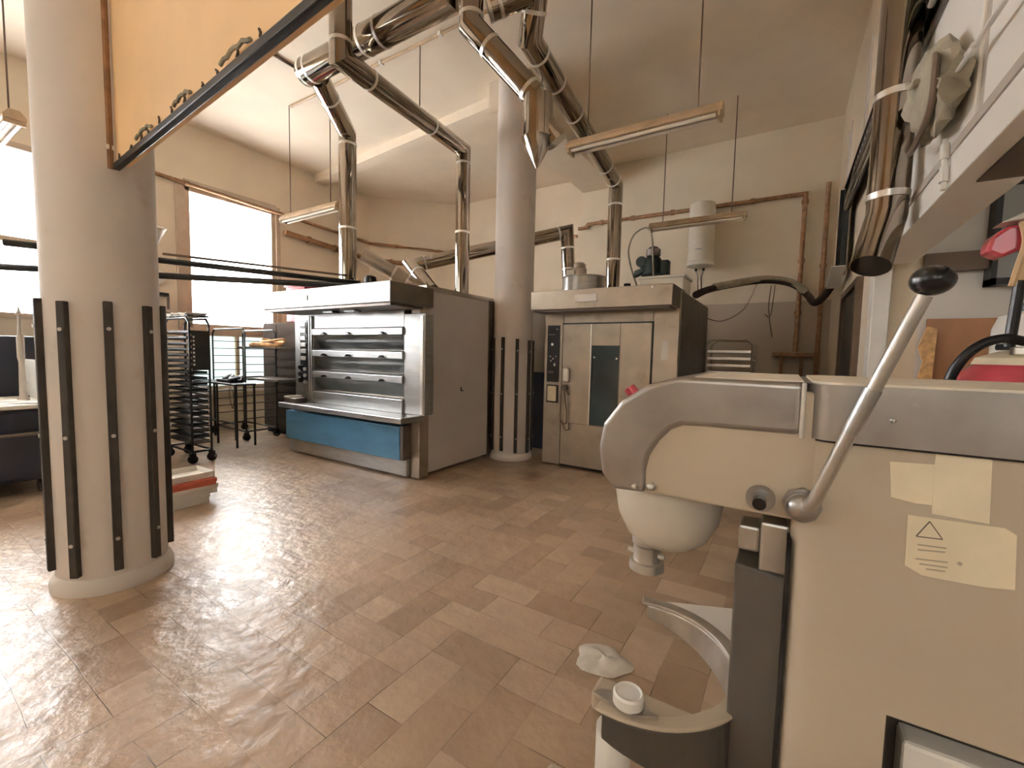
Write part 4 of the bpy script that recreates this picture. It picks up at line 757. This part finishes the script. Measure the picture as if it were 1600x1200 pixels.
obj('lever_knob', B().ball((0.219, y0 - 0.130, 1.648), 0.033, 0.033, 0.027, 24), 'black', lv, smooth=True)
obj('lever_sleeve', B().cyl((0.1215, y0 - 0.0902, 1.351), (0.152, y0 - 0.102, 1.444), 0.0152, n=14), 'steel', lv, smooth=True)
# red button on top of the nose
obj('stop_button', B().cyl((-0.405, 1.46, 1.335), (-0.438, 1.46, 1.372), 0.012, n=14), 'card', mx, smooth=True)
obj('stop_button_cap', B().cyl((-0.425, 1.46, 1.37), (-0.443, 1.46, 1.392), 0.02, n=18), 'red', mx, smooth=True)
# planetary head
hxc, hyc = -0.30, 1.46
obj('planetary_head', B().lathe((hxc, hyc), [(0.165, 1.115), (0.168, 1.06), (0.155, 0.985), (0.125, 0.925), (0.08, 0.890), (0.03, 0.882)], 36), 'headpaint', mx, smooth=True)
sh = obj('tool_shaft', B().lathe((hxc - 0.06, hyc), [(0.050, 0.90), (0.050, 0.872), (0.044, 0.866), (0.044, 0.815), (0.055, 0.812), (0.057, 0.785), (0.04, 0.777), (0.02, 0.775)], 24), 'cast', mx, smooth=True)
obj('shaft_pin', B().cyl((hxc - 0.12, hyc - 0.01, 0.84), (hxc + 0.0, hyc - 0.01, 0.84), 0.009, n=10), 'cast', sh)
# slide and bowl fork
sl = obj('bowl_slide', B().prism_z([(-0.085, 1.30), (0.034, 1.27), (0.034, 1.66), (-0.085, 1.63)], 0.30, 0.945), 'darkcast', mx, bevel=0.006)
obj('slide_guide', B().box(-0.082, -0.03, 1.31, 1.40, 0.98, 1.05).box(-0.03, 0.036, 1.29, 1.62, 0.94, 1.075), 'cast', mx, bevel=0.008)
obj('slide_gasket', B().box(0.028, 0.038, 1.235, 1.69, 0.3, 1.06), 'black', mx)
fz, fr, fcx, fcy = 0.50, 0.305, -0.365, 1.445
def arc_prism(a0, a1, ri, ro, z0, z1, cx, cy, n=16, taper=None):
    b = B(); rings = []
    for k in range(n + 1):
        t = k / n; a = R(a0 + (a1 - a0) * t); zb = z0 if taper is None else z0 + (taper - z0) * t
        c, s_ = math.cos(a), math.sin(a)
        rings.append([(cx + ri * c, cy + ri * s_, zb), (cx + ro * c, cy + ro * s_, zb), (cx + ro * c, cy + ro * s_, z1), (cx + ri * c, cy + ri * s_, z1)])
    return b.loft(rings)
fk = obj('fork_arm', arc_prism(0, -93, fr - 0.018, fr + 0.022, fz - 0.24, fz, fcx, fcy, taper=fz - 0.075), 'darkcast', mx, bevel=0.006)
fk2 = obj('fork_arm', arc_prism(0, 100, fr - 0.018, fr + 0.022, fz - 0.17, fz, fcx, fcy, taper=fz - 0.055), 'cast', mx, bevel=0.006)
fk2['label'] = 'far bare-metal fork arm'
obj('fork_lip', arc_prism(-8, -96, fr - 0.022, fr + 0.027, fz, fz + 0.014, fcx, fcy), 'cream', fk, bevel=0.007, seg=3)
obj('fork_lip', arc_prism(8, 104, fr - 0.022, fr + 0.027, fz, fz + 0.014, fcx, fcy), 'cast', fk2, bevel=0.007, seg=3)
# gusset of far arm
obj('fork_web', B().prism_z([(-0.40, 1.757), (-0.06, 1.90), (-0.04, 1.55), (-0.075, 1.56), (-0.13, 1.64), (-0.21, 1.705), (-0.30, 1.745)], fz - 0.012, fz + 0.012), 'panelwhite', fk2)
# bowl clamp near tip
bx_, by_ = -0.318, 1.155
cpn_ = obj('clamp_post', B().cyl((bx_, by_, fz + 0.015), (bx_, by_, fz + 0.05), 0.022, n=16), 'cast', fk, smooth=True)
obj('clamp_cap', B().lathe((bx_, by_), [(0.03, fz + 0.03), (0.042, fz + 0.038), (0.042, fz + 0.064), (0.037, fz + 0.07), (0.032, fz + 0.065), (0.004, fz + 0.065)], 24), 'white', fk, smooth=True)
obj('clamp_tab', B().prism_z([(-0.42, 1.15), (-0.30, 1.13), (-0.24, 1.165), (-0.30, 1.19), (-0.40, 1.18)], fz + 0.018, fz + 0.026), 'cast', fk)
obj('clamp_bolt', B().cyl((-0.335, 1.155, fz + 0.02), (-0.335, 1.155, fz + 0.055), 0.008, n=10), 'zinc', fk)
obj('safety_column', B().lathe((-0.36, 1.17), [(0.05, 0.09), (0.05, 0.43)], 20), 'white', mx, smooth=True)
# stickers
def sticker(poly, label, z=0.0):
    return obj('sticker', B().prism_y(poly, y0 - 0.0025 - z, y0 + 0.001), 'sticker', mx)
def fp(x, y):   # point of the near face seen at a frame position
    d = _F + _Rt * ((x - 800) / 680.0) - _Up * ((y - 600) / 680.0); t = y0 / d.y; return (d.x * t, 1.5 + d.z * t)
s1 = sticker([fp(1390, 721), fp(1462, 726), fp(1458, 789), fp(1430, 786), fp(1392, 776)], '')
s2 = sticker([fp(1462, 706), fp(1550, 714), fp(1545, 818), fp(1455, 802)], '', 0.001)
s3 = sticker([fp(1418, 804), fp(1570, 825), fp(1588, 836), fp(1585, 921), fp(1540, 917), fp(1480, 906), fp(1440, 898), fp(1413, 882)], '', 0.0005)
def line(a, b, w, par, m='ink', off=0.0055):
    a = V((a[0], a[1])); b = V((b[0], b[1])); d = (b - a).normalized(); n = V((-d.y, d.x)) * w
    obj('printed_line', B().prism_y([tuple(a + n), tuple(b + n), tuple(b - n), tuple(a - n)], y0 - off + 0.0015, y0 - off + 0.003), m, par)
ta, tb_, tc_ = fp(1452, 814), fp(1431, 837), fp(1472, 842)
for a, b in ((ta, tb_), (tb_, tc_), (tc_, ta)): line(a, b, 0.0008, s3)
for (xa, ya, xb, yb2) in ((1433, 850, 1478, 856), (1433, 858, 1476, 862), (1430, 872, 1480, 878), (1436, 880, 1480, 886), (1446, 888, 1476, 892)): line(fp(xa, ya), fp(xb, yb2), 0.0014, s3, 'fadedink')
qx, qz = fp(1499, 880); obj('faded_spot', B().cyl((qx, y0 - 0.002, qz), (qx, y0 - 0.0042, qz), 0.004, n=12), 'fadedink', s3)

# plastic bag on the floor
bg = B(); rr_ = []
for j in range(7):
    row = []
    t = j / 6
    for k in range(22):
        a = 2 * math.pi * k / 22; rad = (1 - t * 0.97) * (0.135 + 0.012 * math.sin(3 * a + 1) + 0.010 * math.sin(5 * a))
        row.append((-0.68 + rad * math.cos(a) * 1.0, 1.98 + rad * math.sin(a) * 0.85, 0.004 + 0.035 * math.sin(t * math.pi / 2) * (0.7 + 0.3 * math.sin(2 * a + 3 * t)) ))
    rr_.append(row)
bg.loft(rr_); tag(obj('plastic_bag', bg, 'bag', smooth=True, origin=(-0.68, 1.98, 0)), 'crumpled clear plastic bag on the floor beyond the mixer fork', 'bag')
